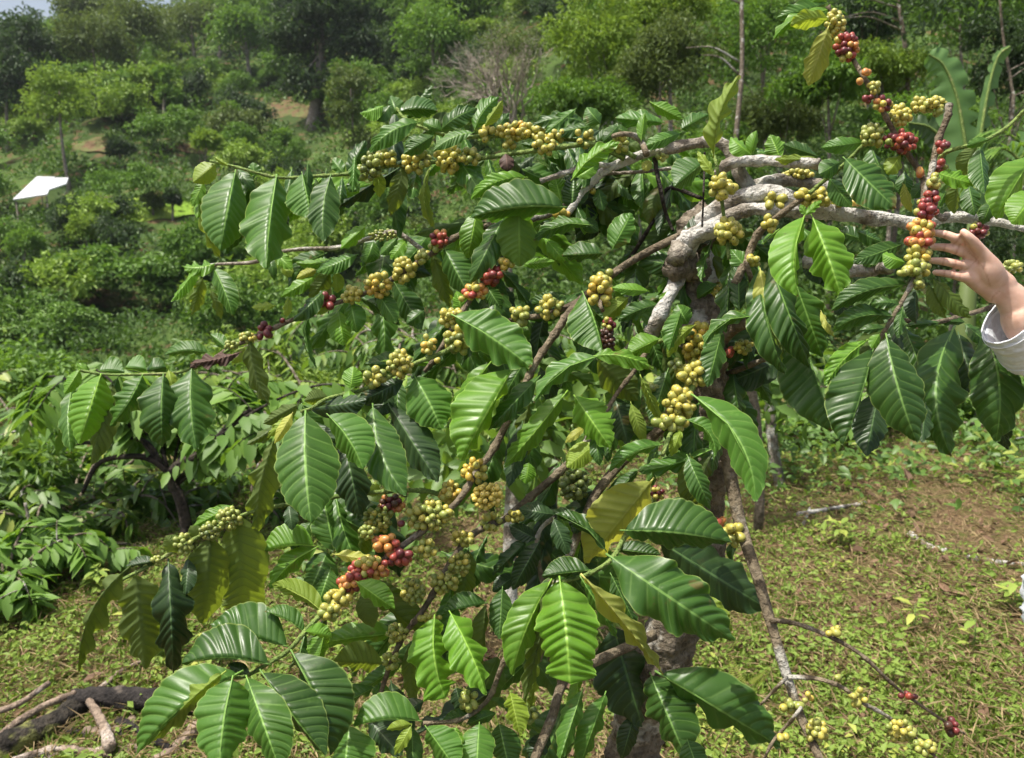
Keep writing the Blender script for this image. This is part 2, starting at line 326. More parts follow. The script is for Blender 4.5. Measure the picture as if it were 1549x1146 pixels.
for bi, (pts, d0, d1, r0, r1, mk) in enumerate(BR):
    n = max(10, int(sum(math.dist(pts[i], pts[i + 1]) for i in range(len(pts) - 1)) / (5 if mk in 'TB' else 7)))
    q = catmull([(x, y, 0) for x, y in pts], n); t = np.linspace(0, 1, n)
    dep = d0 + (d1 - d0) * t + 0.012 * np.sin(t * 9 + bi); rad = (r0 + (r1 - r0) * t ** 0.8)
    node = np.zeros(n)
    if mk in 'WG' and r0 < 8:
        for k in range(4, n, 6): node[k] = 1
    if mk in 'TB': rad = rad * (1 + 0.10 * np.sin(t * 23 + bi) + 0.07 * np.sin(t * 51))
    rad = rad * (1 + 0.28 * node)
    path = P(q[:, 0], q[:, 1], dep); rm = rad * dep / FPX
    jit = {'T': 0.08, 'B': 0.08, 'W': 0.09, 'G': 0.04, 'D': 0.12}[mk]
    sd_n = 28 if mk == 'T' else 20 if mk == 'B' else (12 if r0 > 7 else 8)
    v, f = tube_data(path, rm, sd_n, jit, bi)
    if mk in 'TB': v = roughen(v, n, sd_n, 0.42 if r0 > 9 else 0.3, 42, bi)
    o = mesh_obj('trunk' if bi == 0 else 'branch', v, f, BM[mk], coffee); branch_objs.append(o)
    if bi == 0: continue
    for k in range(n): BPT.append((q[k, 0], q[k, 1], dep[k], bi))
BPA = np.array(BPT)
def nearest_branch(x, y):
    d = np.hypot(BPA[:, 0] - x, BPA[:, 1] - y) + (BPA[:, 2] - 1.0) * 25
    k = int(np.argmin(d)); return BPA[k, 2], int(BPA[k, 3])

def leaf_geo(bx, by, tx, ty, bend, wa, wb, d0, d1, kind, seed, NT=70, NU=6):
    rg = np.random.default_rng(seed)
    t = np.linspace(0, 1, NT); b = np.array([bx, by], float); e = np.array([tx, ty], float); dv = e - b; ln = np.hypot(*dv)
    pp = np.array([dv[1], -dv[0]]) / ln; c = (b + e) / 2 + 2 * bend * pp
    sag = rg.uniform(0.03, 0.24) * (ln / FPX) * d0 * 4
    def centre(t):
        q = ((1 - t) ** 2)[:, None] * b + (2 * t * (1 - t))[:, None] * c + (t ** 2)[:, None] * e
        tq = (2 * (1 - t))[:, None] * (c - b) + (2 * t)[:, None] * (e - c); tq = tq / (np.linalg.norm(tq, axis=1)[:, None] + 1e-9); pq = np.stack([tq[:, 1], -tq[:, 0]], 1)
        return P(q[:, 0], q[:, 1], d0 + (d1 - d0) * t - sag * t * (1 - t)), pq[:, :1] * R_ - pq[:, 1:] * U_
    L = ln * d0 / FPX; ragged = rg.uniform(-0.6, 1, 22)
    def outline(t):
        p = np.sin(np.pi * np.clip(t, 0, 1) ** 0.98) ** 0.66 * (1 - 0.30 * smooth(0.80, 1.0, t)) * (0.72 + 0.28 * smooth(0, 0.22, t)) / 0.985
        if 'r' in kind: p = p * (1 - 0.30 * np.clip(np.interp(t, np.linspace(0, 1, 22), ragged), 0, 1))
        if 't' in kind: p = np.maximum(p, 0.80 * smooth(0.02, 0.3, t)) * (t < 0.995)   # blunt torn tip
        if 'n' in kind: p = p ** 0.8
        return p
    C, _ = centre(t)
    under = 'u' in kind; wa *= 1.05; wb *= 1.05; W = max(abs(wa), abs(wb), 0.16 * ln) * 1.03
    U = np.linspace(0, 1, NU + 1); rows = []; TV = []
    A = 0.045 * L * rg.uniform(0.6, 1.2); A2 = 0.042 * L * rg.uniform(0.4, 1.5); off = rg.uniform(0, 1); curl = rg.uniform(0.02, 0.22)
    if 'c' in kind: A *= 1.5; A2 *= 1.8
    Wm = W * d0 / FPX; lowf = rg.uniform(0, 6, 4); sgn = -1 if under else 1
    wrp = rg.uniform(0, 6.28, 6); amp_t = 0.8 + 0.3 * np.sin(t * 7 + wrp[4])
    for s, wv in ((-1, wb), (1, wa)):
        cs = np.clip(wv / W, -0.95, 1.0); sn = math.sqrt(1 - cs * cs)
        tw = t + (0.016 * np.sin(9 * t + wrp[0] + s) + 0.012 * np.sin(17 * t + wrp[1] * s)) * smooth(0, .15, t)
        for u in (U[::-1] if s < 0 else U[1:]):
            # rows of the grid run along the side veins, outwards and towards the tip
            tt = np.clip(t + VA / NV * (u ** 1.15) * 4 * t * (1 - t) * 0.93, 0, 1); ph = NV * tw; TV.append(tw)
            Cc, perp = centre(tt); prof = outline(tt); bul = np.abs(np.sin(np.pi * ph))
            sc = 1.05 + (0.045 * bul - 0.02) * u ** 2 if 'r' not in kind else 1 + 0.10 * u ** 3 * np.sin(2 * np.pi * ph + off)
            dist = Wm * prof * u * sc
            pos = Cc + perp * (s * cs * dist)[:, None] + F_ * (sn * dist + curl * Wm * u * u * prof)[:, None]
            nrm = perp * (s * sn) - F_ * cs
            cor = A * (bul ** 0.85 - 0.5) * (u ** 0.45) * (1 - 0.45 * u * u) * np.sqrt(prof) * amp_t
            wav = A2 * u ** 3 * np.sin(2 * np.pi * (0.34 * ph + off)) * prof ** 0.5
            big = 0.02 * L * u * np.sin(3.2 * tt + lowf[0 if s < 0 else 1]) + (0.004 * L if u == 0 else 0)
            if 'c' in kind: wav = wav + 0.02 * L * u * np.sin(13 * tt + lowf[2] + 3 * u)
            rows.append(pos + nrm * (cor * sgn + wav + big)[:, None])
    G = np.stack(rows, 1); nc = G.shape[1]   # NT x nc x 3
    idx = np.arange(NT * nc).reshape(NT, nc); qd = np.stack([idx[:-1, :-1], idx[:-1, 1:], idx[1:, 1:], idx[1:, :-1]], -1)
    v = G.reshape(-1, 3); q4 = qd.reshape(-1, 4)
    n = np.cross(v[q4[:, 1]] - v[q4[:, 0]], v[q4[:, 3]] - v[q4[:, 0]]).sum(0); face_cam = np.dot(n, CAM - v.mean(0)) > 0
    if face_cam == under: q4 = q4[:, ::-1]; 
    us = np.linspace(0, 1, nc); uv = np.stack([np.broadcast_to(us[None, :], (NT, nc)), np.stack(TV, 1)], -1).reshape(-1, 2)
    # the whole blade leans: upper faces look up towards the light
    kt = -rg.uniform(0.1, 0.45) if under else rg.uniform(0.10, 0.60)
    def leaned(a, o): return CAM + (a - CAM) * (1 + kt * ((a - o) @ U_) / ((a - CAM) @ F_))[:, None]
    v = leaned(v, C[0]); C = leaned(C, C[0].copy())
    # petiole and midrib underneath
    back = unit((C[0] - C[3])[None])[0]
    pt, pf = tube_data(np.vstack([C[0] + back * 0.05 * L, C[0], C[NT // 3] , C[int(NT * .75)]]) + F_ * (0.0012 * -sgn + 0.001), np.array([0.010, 0.009, 0.006, 0.003]) * L, 5)
    nv = len(v); faces = q4.tolist() + [tuple(i + nv for i in f) for f in pf]
    v = np.vstack([v, pt]); uv = np.vstack([uv, np.tile([[0.5, 0.2]], (len(pt), 1))])
    return v, faces, uv
# base x,y, tip x,y, bend, half width right-of-down, half width left-of-down, kind, depth offset
LV = [
 # upper left shoot
 (356,260,333,379,0,9,42,'m',0),(303,300,333,391,-8,10,6,'yu',.03),(325,248,292,276,0,10,16,'y',.02),(308,275,290,312,0,9,9,'b',.03),(304,300,298,330,0,6,8,'b',.04),
 (385,266,340,385,-4,10,22,'d',.05),(387,272,352,370,2,14,5,'ou',.04),(418,268,403,407,-2,10,43,'m',0),(425,300,415,378,0,14,10,'k',.05),(457,262,471,331,1,6,33,'m',0),
 (466,247,463,302,0,6,6,'d',.01),(500,266,490,365,-6,20,23,'d',-.01),(385,266,382,245,0,9,9,'m',.04),(527,262,553,212,0,14,7,'d',.02),(520,262,500,238,0,8,10,'m',.03),(537,237,533,290,0,6,7,'m',0),
 (345,250,322,236,0,3,3,'y',0),(360,255,385,290,0,8,8,'d',.04),
 # behind it, lower left
 (322,403,352,479,3,16,14,'m',0),(306,420,290,476,0,7,10,'ou',.02),(318,438,335,482,0,7,6,'ou',.03),(325,398,275,402,4,12,7,'bc',0),(300,405,258,456,0,9,7,'b',.01),(415,380,442,407,0,9,9,'b',0),(425,400,441,418,0,9,7,'y',.02),
 (408,385,415,424,0,6,6,'d',-.02),(553,342,515,376,0,7,12,'b',0),(520,388,447,397,5,9,7,'b',0),(540,385,478,411,0,12,11,'m',.0),(565,365,553,398,0,13,12,'m',-.02),(478,408,448,421,0,6,8,'Y',-.02),(480,415,425,449,0,9,9,'b',-.01),
 (500,412,468,456,0,7,14,'ou',-.02),(508,410,510,443,0,10,8,'yu',-.02),(490,440,442,486,0,14,9,'d',0),(500,455,470,472,0,10,10,'y',.01),(416,462,380,464,0,6,5,'y',0),(436,450,433,480,0,6,6,'yu',0),(600,360,575,385,0,10,8,'m',.0),(615,362,590,392,0,10,10,'b',.02),
 (512,470,520,522,0,11,20,'b',.03),(530,455,540,503,0,16,14,'m',.02),(570,440,600,488,0,14,12,'m',.02),(585,430,575,470,0,8,12,'d',.04),(378,513,408,613,-8,12,14,'ou',0),(370,525,350,549,0,9,8,'y',.02),(342,525,318,505,0,8,10,'m',.01),
 (315,533,248,537,-5,6,14,'m',.01),(362,533,288,550,2,8,7,'xc',-.01),(300,545,287,556,0,5,5,'xc',0),
 # far left shoot
 (108,590,108,686,-5,9,16,'m',.03),(152,568,120,671,0,9,36,'b',-.01),(120,560,97,596,0,7,11,'b',.01),(170,580,138,703,0,14,14,'o',.04),(178,572,150,640,0,10,12,'d',.05),(215,568,167,645,4,7,24,'m',0),(247,568,246,676,-2,7,34,'d',-.01),(290,558,298,680,-5,20,34,'d',0),
 (150,560,188,562,0,20,4,'m',.02),(190,555,221,558,0,18,5,'m',.02),(222,560,251,555,0,16,5,'d',.03),(255,560,262,590,0,6,8,'y',.01),(135,563,115,550,0,6,6,'b',.02),
 # top branch
 (580,160,545,171,0,14,6,'bc',0),(590,160,570,183,0,10,9,'d',.01),(600,172,590,145,0,9,14,'m',.02),(605,168,662,168,4,20,5,'d',.01),(632,185,558,231,-10,16,14,'m',-.02),(668,197,640,185,0,9,12,'m',.01),(668,195,722,165,5,14,14,'d',.01),(715,200,656,228,-6,10,9,'m',-.02),
 (718,195,755,147,6,14,10,'m',.02),(733,190,760,150,0,6,10,'yu',.0),(655,205,610,233,0,9,12,'d',.01),(612,250,590,326,0,12,12,'ou',.01),(572,258,574,298,0,9,8,'yu',.03),(630,262,622,301,0,10,9,'m',.03),(650,255,657,346,-12,7,6,'yu',-.02),(540,270,528,290,0,9,9,'d',.02),(765,232,768,259,0,10,10,'xc',0),
 (640,205,612,218,0,8,8,'d',.02),(700,205,680,180,0,8,10,'d',.03),(745,200,770,170,0,8,8,'d',.04),(600,255,618,290,0,8,8,'d',.03),
 # centre top
 (795,268,712,301,-10,10,13,'b',.02),(722,318,707,392,0,15,17,'b',.01),(765,322,711,429,0,18,16,'d',0),(785,315,786,403,0,26,30,'bu',-.05),(852,313,711,330,-8,7,40,'d',-.08),(850,308,838,262,0,11,14,'b',.01),(865,315,868,262,0,14,22,'d',.01),(893,340,807,363,-12,9,11,'m',-.02),
 (866,270,937,215,8,12,12,'b',-.05),(872,268,907,246,0,5,10,'b',-.05),(913,383,850,386,0,5,18,'d',0),(927,375,955,322,0,18,16,'mn',-.03),(825,360,855,396,0,9,8,'b',0),(905,285,913,319,0,9,10,'d',0),(885,185,805,191,-10,12,11,'d',.02),(870,165,825,201,0,9,10,'m',.01),(895,190,835,201,0,10,9,'d',.01),
 (908,187,887,162,0,14,12,'m',.01),(1003,185,930,178,0,5,16,'m',.02),(985,155,1033,181,0,12,4,'b',.02),(970,212,975,170,0,8,6,'b',0),(1030,195,1072,172,0,13,7,'m',.02),(1030,200,970,223,0,9,10,'m',.02),(1080,232,1118,113,10,14,12,'yu',-.03),(1065,245,1020,282,0,9,26,'d',-.03),(1080,265,1055,228,0,6,7,'y',-.04),
 (985,243,972,257,0,7,7,'Y',0),(1135,233,1105,207,0,14,11,'b',.02),(1136,232,1145,197,0,10,7,'b',.02),(1165,234,1140,225,0,12,7,'m',.03),(1180,238,1165,203,0,10,14,'b',.02),(1235,235,1185,218,0,7,12,'d',.02),(1240,241,1172,241,0,7,9,'yu',.02),(935,190,912,215,0,9,9,'d',.03),(950,200,925,190,0,9,9,'d',.04),
 (840,300,815,318,0,10,10,'b',.01),(880,330,905,350,0,10,10,'d',.03),(830,330,800,315,0,10,12,'b',.03),
 # right top
 (1305,215,1243,223,0,9,12,'m',.01),(1270,245,1239,263,0,13,14,'d',0),(1255,270,1288,313,0,14,12,'d',.02),(1230,275,1276,313,0,16,12,'Yu',.04),(1278,240,1355,315,0,27,27,'d',-.03),(1318,222,1341,276,0,13,20,'d',0),(1362,235,1342,263,0,12,11,'y',.01),(1367,278,1380,321,0,7,8,'Yu',.02),
 (1420,262,1477,279,0,12,10,'b',.01),(1475,220,1455,266,0,14,14,'ou',.01),(1482,222,1490,293,0,14,16,'d',.01),(1495,210,1462,221,0,5,8,'m',0),(1562,235,1505,331,0,22,30,'b',.0),(1572,285,1530,339,0,22,20,'b',-.03),(1500,305,1486,339,0,10,10,'d',0),(1448,275,1443,323,0,10,12,'ou',.04),(1465,278,1475,326,0,14,12,'d',.05),
 (1368,260,1372,300,0,12,10,'d',.05),(1340,262,1360,290,0,12,12,'d',.06),(1430,290,1420,312,0,8,10,'m',.05),(1345,240,1330,275,0,10,10,'m',.05),(1400,275,1380,300,0,9,9,'d',.05),
 (1250,15,1170,60,-12,7,9,'b',.01),(1252,28,1196,39,-6,10,14,'yu',-.02),(1253,42,1223,129,0,18,13,'Yu',-.01),(1250,5,1175,26,0,10,14,'m',.03),(1250,2,1215,-25,0,12,12,'b',.03),
 # young bright pair
 (1216,328,1208,448,-10,14,31,'b',-.14),(1229,328,1272,447,2,34,9,'b',-.14),(1213,345,1238,374,0,8,5,'m',-.1),(1218,325,1243,302,0,5,5,'b',-.14),(1220,325,1211,309,0,5,5,'b',-.14),
 (1368,368,1290,396,0,13,13,'d',.04),(1298,350,1335,366,0,10,12,'d',.05),(1370,397,1335,384,0,14,9,'b',.02),(1335,388,1305,401,0,7,7,'m',.03),(1300,360,1270,350,0,12,14,'d',.08),(1350,375,1330,420,0,14,12,'k',.1),(1290,420,1330,440,0,14,14,'k',.1),
 # right shoot below the hand
 (1385,437,1385,489,0,10,14,'k',.04),(1405,430,1430,481,0,10,12,'ou',.05),(1412,420,1468,481,0,12,14,'o',.05),(1370,430,1258,469,-10,9,16,'d',.02),(1350,478,1260,502,-12,14,16,'d',.01),(1360,460,1315,461,-4,9,7,'d',0),(1338,495,1300,499,0,6,7,'d',0),
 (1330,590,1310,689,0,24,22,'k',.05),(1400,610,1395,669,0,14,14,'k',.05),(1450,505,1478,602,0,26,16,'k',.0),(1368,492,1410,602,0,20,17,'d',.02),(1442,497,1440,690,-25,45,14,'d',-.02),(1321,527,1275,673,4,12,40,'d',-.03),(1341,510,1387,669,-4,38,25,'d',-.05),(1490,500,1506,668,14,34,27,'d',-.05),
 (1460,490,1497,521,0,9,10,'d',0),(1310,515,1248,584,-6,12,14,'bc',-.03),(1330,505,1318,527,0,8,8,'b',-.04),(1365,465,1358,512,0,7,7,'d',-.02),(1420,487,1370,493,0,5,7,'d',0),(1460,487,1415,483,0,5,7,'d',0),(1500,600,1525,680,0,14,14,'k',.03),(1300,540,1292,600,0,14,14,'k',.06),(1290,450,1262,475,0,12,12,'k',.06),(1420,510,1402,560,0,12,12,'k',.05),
 # hanging group right of the trunk
 (1148,408,1187,566,-6,7,23,'d',.0),(1150,408,1166,502,0,14,14,'Y',-.02),(1165,500,1184,548,0,6,8,'y',-.02),(1165,400,1225,556,0,20,26,'d',-.02),(1200,500,1258,652,8,13,46,'d',-.04),(1205,432,1244,540,0,27,25,'m',-.06),(1242,470,1262,509,0,4,7,'Y',-.04),(1118,470,1117,393,0,14,13,'d',-.02),(1138,415,1105,377,0,12,14,'m',.01),
 (1085,430,1055,451,0,5,14,'m',-.02),(1138,478,1063,526,-16,9,7,'m',-.06),(1050,492,1010,541,-6,9,9,'y',-.04),(997,512,949,536,0,11,18,'b',-.03),(1040,490,1025,460,0,14,14,'m',0),(997,460,935,486,-4,9,12,'d',.02),(980,440,925,435,0,7,9,'b',.02),(950,450,913,483,0,10,14,'y',0),(1010,440,1000,466,0,7,7,'b',0),
 (1180,430,1172,480,0,16,16,'k',.04),(1190,400,1180,350,0,12,14,'d',.06),(1250,400,1262,440,0,14,14,'k',.06),(1225,380,1240,430,0,14,14,'k',.03),
 (1052,600,1143,758,25,30,16,'m',-.12),(1075,680,965,711,6,11,13,'m',-.06),(1040,635,1082,690,14,14,5,'m',-.05),(1000,672,922,713,-8,9,14,'m',0),(965,712,915,761,0,10,12,'d',.0),(1045,690,1067,783,0,13,26,'ou',.03),(1030,650,1015,690,0,8,8,'y',0),
 # centre
 (688,478,803,555,4,34,27,'mn',-.10),(882,443,912,533,4,5,38,'m',-.08),(672,375,711,449,0,24,17,'d',.0),(655,385,682,466,0,9,12,'ou',.02),(740,550,688,661,-10,9,15,'b',.0),(775,558,697,696,0,7,46,'b',-.06),(815,570,738,651,0,15,13,'d',-.02),(905,545,965,606,0,24,20,'ou',.02),(900,540,808,609,-14,13,14,'m',-.12),(898,538,990,559,10,9,14,'b',-.10),
 (930,600,950,672,0,20,17,'k',.05),(855,595,762,706,2,15,20,'br',-.05),(870,600,925,679,0,30,19,'br',-.06),(790,640,770,736,0,14,14,'k',.04),(800,610,775,725,0,14,12,'ou',.05),(900,672,857,706,0,16,16,'yn',.0),(885,645,855,669,0,6,6,'Y',.0),(900,655,907,704,0,10,10,'d',-.02),(955,610,975,671,0,10,9,'yu',.0),(970,570,1006,652,0,7,7,'yu',-.05),(800,700,795,732,0,12,12,'b',.04),
 (700,475,690,440,0,9,12,'b',.05),(640,470,615,490,0,8,10,'d',.05),(800,560,790,520,0,7,9,'b',0),(735,430,760,470,0,10,12,'m',.06),(790,400,840,395,0,7,7,'b',.06),
 # lower centre
 (985,728,885,853,0,26,40,'Yu',-.04),(930,830,1000,839,0,14,9,'d',.02),(1000,820,1162,921,0,30,42,'k',-.02),(1060,900,1106,961,0,16,5,'y',-.01),(945,802,1107,820,5,43,27,'d',-.10),(925,843,1110,969,0,38,41,'d',-.10),(892,862,820,871,0,9,21,'d',-.01),(925,870,965,951,0,9,14,'d',-.02),
 (838,885,790,1071,0,14,15,'ou',.02),(832,880,774,1021,-6,15,29,'b',-.06),(880,875,935,966,0,9,11,'m',-.02),(928,950,972,1099,0,26,45,'k',.04),(985,1022,1040,1152,0,40,23,'d',-.02),(1000,1020,1181,1129,0,45,23,'d',-.06),(885,875,1003,1021,4,15,15,'Yu',-.06),(847,878,862,1034,2,44,37,'btc',-.10),
 (880,1045,845,1155,0,14,13,'m',-.02),(915,1050,875,1165,0,12,19,'m',-.04),(1040,1120,1060,1175,0,18,18,'d',.02),(960,1080,940,1150,0,14,14,'k',.05),
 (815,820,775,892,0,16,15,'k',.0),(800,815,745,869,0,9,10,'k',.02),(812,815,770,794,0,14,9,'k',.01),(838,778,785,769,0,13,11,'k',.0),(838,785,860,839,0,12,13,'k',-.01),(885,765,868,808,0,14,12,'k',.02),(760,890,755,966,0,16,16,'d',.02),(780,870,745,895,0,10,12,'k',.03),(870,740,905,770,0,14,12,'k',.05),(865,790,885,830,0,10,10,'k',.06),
 (735,912,670,926,0,7,20,'d',.0),(682,928,736,1051,4,9,33,'b',-.05),(735,915,727,1021,0,5,19,'ou',.0),(657,935,674,1056,-8,14,36,'btc',-.06),(620,975,625,1067,0,11,14,'ou',.0),(665,940,662,1022,0,12,9,'k',.0),(578,1003,504,1000,0,19,26,'ou',.0),(540,880,597,921,0,18,15,'b',-.02),(545,902,565,949,0,14,14,'ou',.0),
 (635,1090,535,1099,-6,7,33,'m',-.04),(565,1040,500,1076,0,9,17,'d',.02),(622,1095,585,1103,0,6,8,'y',-.06),(622,1098,597,1142,0,8,8,'y',-.06),(528,1098,520,1175,0,38,27,'m',-.02),(560,1090,608,1145,0,20,20,'k',.02),(645,1100,692,1165,0,26,21,'m',-.02),(690,1100,675,1142,0,16,15,'b',-.01),
 (725,1095,720,1175,0,22,24,'m',-.02),(755,1095,772,1170,0,22,19,'d',.0),(750,1078,705,1096,0,9,9,'d',.0),(772,1048,787,1113,0,18,11,'ym',-.03),(725,1080,668,1091,0,10,12,'d',.02),(810,1000,803,1077,0,7,7,'yu',.0),(640,1060,600,1085,0,12,12,'k',.04),(690,1040,700,1080,0,10,12,'k',.05),(590,1080,560,1120,0,16,16,'k',.04),(830,1110,800,1150,0,14,14,'k',.04),
 # bottom left fan
 (433,977,315,949,0,6,43,'d',.02),(460,955,400,925,-4,5,17,'m',.02),(462,955,503,963,0,14,7,'b',-.01),(490,960,480,1007,0,5,20,'b',.02),(405,1004,275,1003,-8,7,41,'d',-.01),(443,988,500,1142,8,45,21,'d',-.02),(397,1018,493,1142,-3,37,23,'d',-.05),(360,1018,206,1142,-12,9,42,'m',.0),(378,1020,345,1005,0,9,9,'k',.01),
 (335,1020,232,1121,-5,17,7,'yu',-.03),(374,1026,425,1168,0,34,31,'m',-.06),(351,1028,332,1172,-4,25,46,'m',-.07),
 # upper left fan
 (522,690,547,784,0,10,7,'yu',.02),(520,660,545,786,0,18,23,'k',.04),(590,615,663,729,0,27,21,'k',.02),(564,615,615,749,-13,27,29,'d',-.01),(628,570,668,650,2,28,34,'m',-.06),(415,665,390,806,-8,18,18,'ou',.01),(450,612,398,641,0,13,11,'ou',.03),(442,625,415,671,0,6,8,'Y',-.01),(436,630,405,662,0,6,7,'y',0),
 (497,628,549,709,6,32,23,'m',-.03),(462,627,471,792,-4,37,43,'m',-.05),(578,745,540,735,0,10,11,'y',.06),(505,832,488,748,0,28,19,'mn',.06),(475,825,397,833,-4,7,28,'b',.05),(478,828,408,892,-8,11,15,'b',.05),(495,835,465,902,0,26,21,'d',.08),(437,765,442,802,0,9,10,'k',.05),(488,925,412,883,-6,13,17,'y',.03),(500,860,480,917,0,20,17,'m',.06),
 (505,838,560,846,0,7,9,'Y',.03),(530,588,535,553,0,14,13,'b',0),(528,590,530,617,0,8,10,'b',0),(610,575,538,611,0,14,15,'k',.03),(495,600,460,606,0,9,13,'ou',.02),(480,640,500,690,0,14,14,'k',.05),(590,590,570,630,0,14,14,'k',.05),(470,790,440,830,0,12,12,'d',.08),(600,620,610,665,0,12,12,'k',.05),
 (1092,500,1070,585,0,15,18,'d',-.03),(1108,560,1120,640,0,14,18,'d',.02),(1030,470,1012,530,0,10,16,'m',-.02),(1075,690,1040,770,0,14,18,'o',-.06),(1090,640,1075,720,0,12,18,'d',.0),(1010,560,985,640,0,14,16,'d',-.02),(1080,600,1110,670,0,10,14,'k',.03),(1040,690,1075,770,0,14,16,'d',.0),
 # lower left backlit leaves
 (190,862,119,1016,-20,10,9,'ou',-.01),(205,870,220,1013,0,26,36,'ou',0),(255,852,263,1022,0,11,28,'k',.01),(235,848,190,857,0,5,10,'k',0),(318,815,308,943,0,20,37,'oun',.01),(362,782,365,923,0,34,34,'ount',.02),(270,835,250,810,0,14,11,'ou',.01),(300,815,288,795,0,10,10,'ou',.02),(285,845,280,901,0,12,11,'k',.02),(350,765,292,796,0,9,11,'b',.03),
]
rs = random.Random(11)
def put_leaf(rec, i):
    bx, by, tx, ty, bend, wa, wb, kind, do = rec
    dn, bi = nearest_branch(bx, by); d0 = dn + do - 0.012
    ln = math.hypot(tx - bx, ty - by); d1 = d0 + rs.uniform(-0.16, 0.10) * ln / FPX * d0
    v, f, uv = leaf_geo(bx, by, tx, ty, bend, wa, wb, d0, d1, kind, 1000 + i)
    o = mesh_obj('leaf', v, f, LM[kind[0]], None, True, uv); child(o, branch_objs[bi]); o.matrix_parent_inverse = Matrix(); 
    return o
LORD = sorted(range(len(LV)), key=lambda i: -math.dist(LV[i][:2], LV[i][2:4]) * (LV[i][5] + LV[i][6])); SMALL = LORD[300:]
for i in LORD[:300]: put_leaf(LV[i], i)
# leaves further inside the crown, past the limit for single parts: one mesh
rf = np.random.default_rng(77); fv, ff, fu, fm, fo = [], [], [], [], 0
ok = (BPA[:, 0] > 440) & (BPA[:, 1] > 150) & ~((BPA[:, 0] > 1130) & (BPA[:, 1] > 640)) & ~((BPA[:, 0] > 1240) & (BPA[:, 1] < 205)) & ~((BPA[:, 0] > 1010) & (BPA[:, 0] < 1240) & (BPA[:, 1] < 330))
ok &= ~((BPA[:, 0] > 1225) & (BPA[:, 1] < 425)); ok &= ~((BPA[:, 0] > 1395) & (BPA[:, 1] < 530))
for i in SMALL:
    bx, by, tx, ty, bend, wa, wb, kind, do = LV[i]; dn, bi = nearest_branch(bx, by); d0 = dn + do - .012
    v, f, uv = leaf_geo(bx, by, tx, ty, bend, wa, wb, d0, d0, kind, 1000 + i, 40, 4); fv.append(v); ff += [tuple(k + fo for k in c) for c in f]; fu.append(uv); fm += [list(LM).index(kind[0])] * len(f); fo += len(v)
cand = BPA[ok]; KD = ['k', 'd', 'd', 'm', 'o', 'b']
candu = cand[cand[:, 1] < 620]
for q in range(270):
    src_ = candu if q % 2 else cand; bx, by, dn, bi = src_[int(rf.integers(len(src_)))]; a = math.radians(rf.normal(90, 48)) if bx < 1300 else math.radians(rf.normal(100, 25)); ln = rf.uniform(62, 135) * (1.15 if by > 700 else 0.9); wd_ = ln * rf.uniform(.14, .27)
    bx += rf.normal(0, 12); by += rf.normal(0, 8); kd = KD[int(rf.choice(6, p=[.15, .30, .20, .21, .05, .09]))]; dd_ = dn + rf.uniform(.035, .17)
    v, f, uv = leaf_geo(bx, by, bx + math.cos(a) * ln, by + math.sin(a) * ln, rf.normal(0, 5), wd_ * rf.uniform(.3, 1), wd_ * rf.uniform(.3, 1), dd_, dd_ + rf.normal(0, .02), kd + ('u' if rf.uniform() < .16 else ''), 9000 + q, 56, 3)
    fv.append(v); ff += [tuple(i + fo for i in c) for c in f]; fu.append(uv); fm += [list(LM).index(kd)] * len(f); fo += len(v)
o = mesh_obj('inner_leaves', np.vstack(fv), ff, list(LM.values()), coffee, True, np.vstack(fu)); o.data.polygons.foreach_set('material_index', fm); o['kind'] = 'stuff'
# ---- cherries
def cherry_geo(seg=12, rings=8):
    V, Fc, nav = [(0, 0, 1.0)], [], [1.0]
    for r in range(1, rings):
        a = math.pi * r / rings; z = math.cos(a); s = math.sin(a)
        s = s ** 0.9; z = z * (1.06 if z > 0 else 1.14)
        for k in range(seg):
            b = 2 * math.pi * k / seg; V.append((s * math.cos(b), s * math.sin(b) * 0.95, z)); nav.append(1.0 if r == 0 else 0.0)
    V.append((0, 0, -1.14)); nav.append(0.0)
    V[0] = (0, 0, 1.0)
    for k in range(seg): Fc.append((0, 1 + k, 1 + (k + 1) % seg))
    for r in range(rings - 2):
        for k in range(seg): a = 1 + r * seg; Fc.append((a + k, a + seg + k, a + seg + (k + 1) % seg, a + (k + 1) % seg))
    e = len(V) - 1
    for k in range(seg): a = 1 + (rings - 2) * seg; Fc.append((e, a + (k + 1) % seg, a + k))
    return np.array(V), Fc, np.array(nav)
def cherry_material(name, c1, c2, blush, amt):
    M = Mat(name); co = M.coord('Object'); oi = M.n('ShaderNodeObjectInfo').outputs['Random']; at = M.n('ShaderNodeAttribute', attribute_name='rnd').outputs['Fac']
    r = M.math('FRACT', M.math('ADD', oi, at)); nv = M.n('ShaderNodeAttribute', attribute_name='nav').outputs['Fac']
    g = M.n('ShaderNodeNewGeometry').outputs['Position']
    n = M.noise(75, 3, g); n2 = M.noise(420, 2, g)
    c = M.mix(r, c1, c2); c = M.mix(M.math('MULTIPLY', M.rng(n, 0.46, 0.66), amt), c, blush); c = M.mix(M.rng(n2, 0.66, 0.74, 0, 0.55), c, (0.07, 0.05, 0.02))
    c = M.mix(M.rng(nv, 0.45, 0.75), c, (0.06, 0.045, 0.02))
    return M.done(M.bsdf(c, M.rng(n, 0.3, 0.7, 0.30, 0.46), 0.5, M.bump(n2, 0.1, 0.0006)))
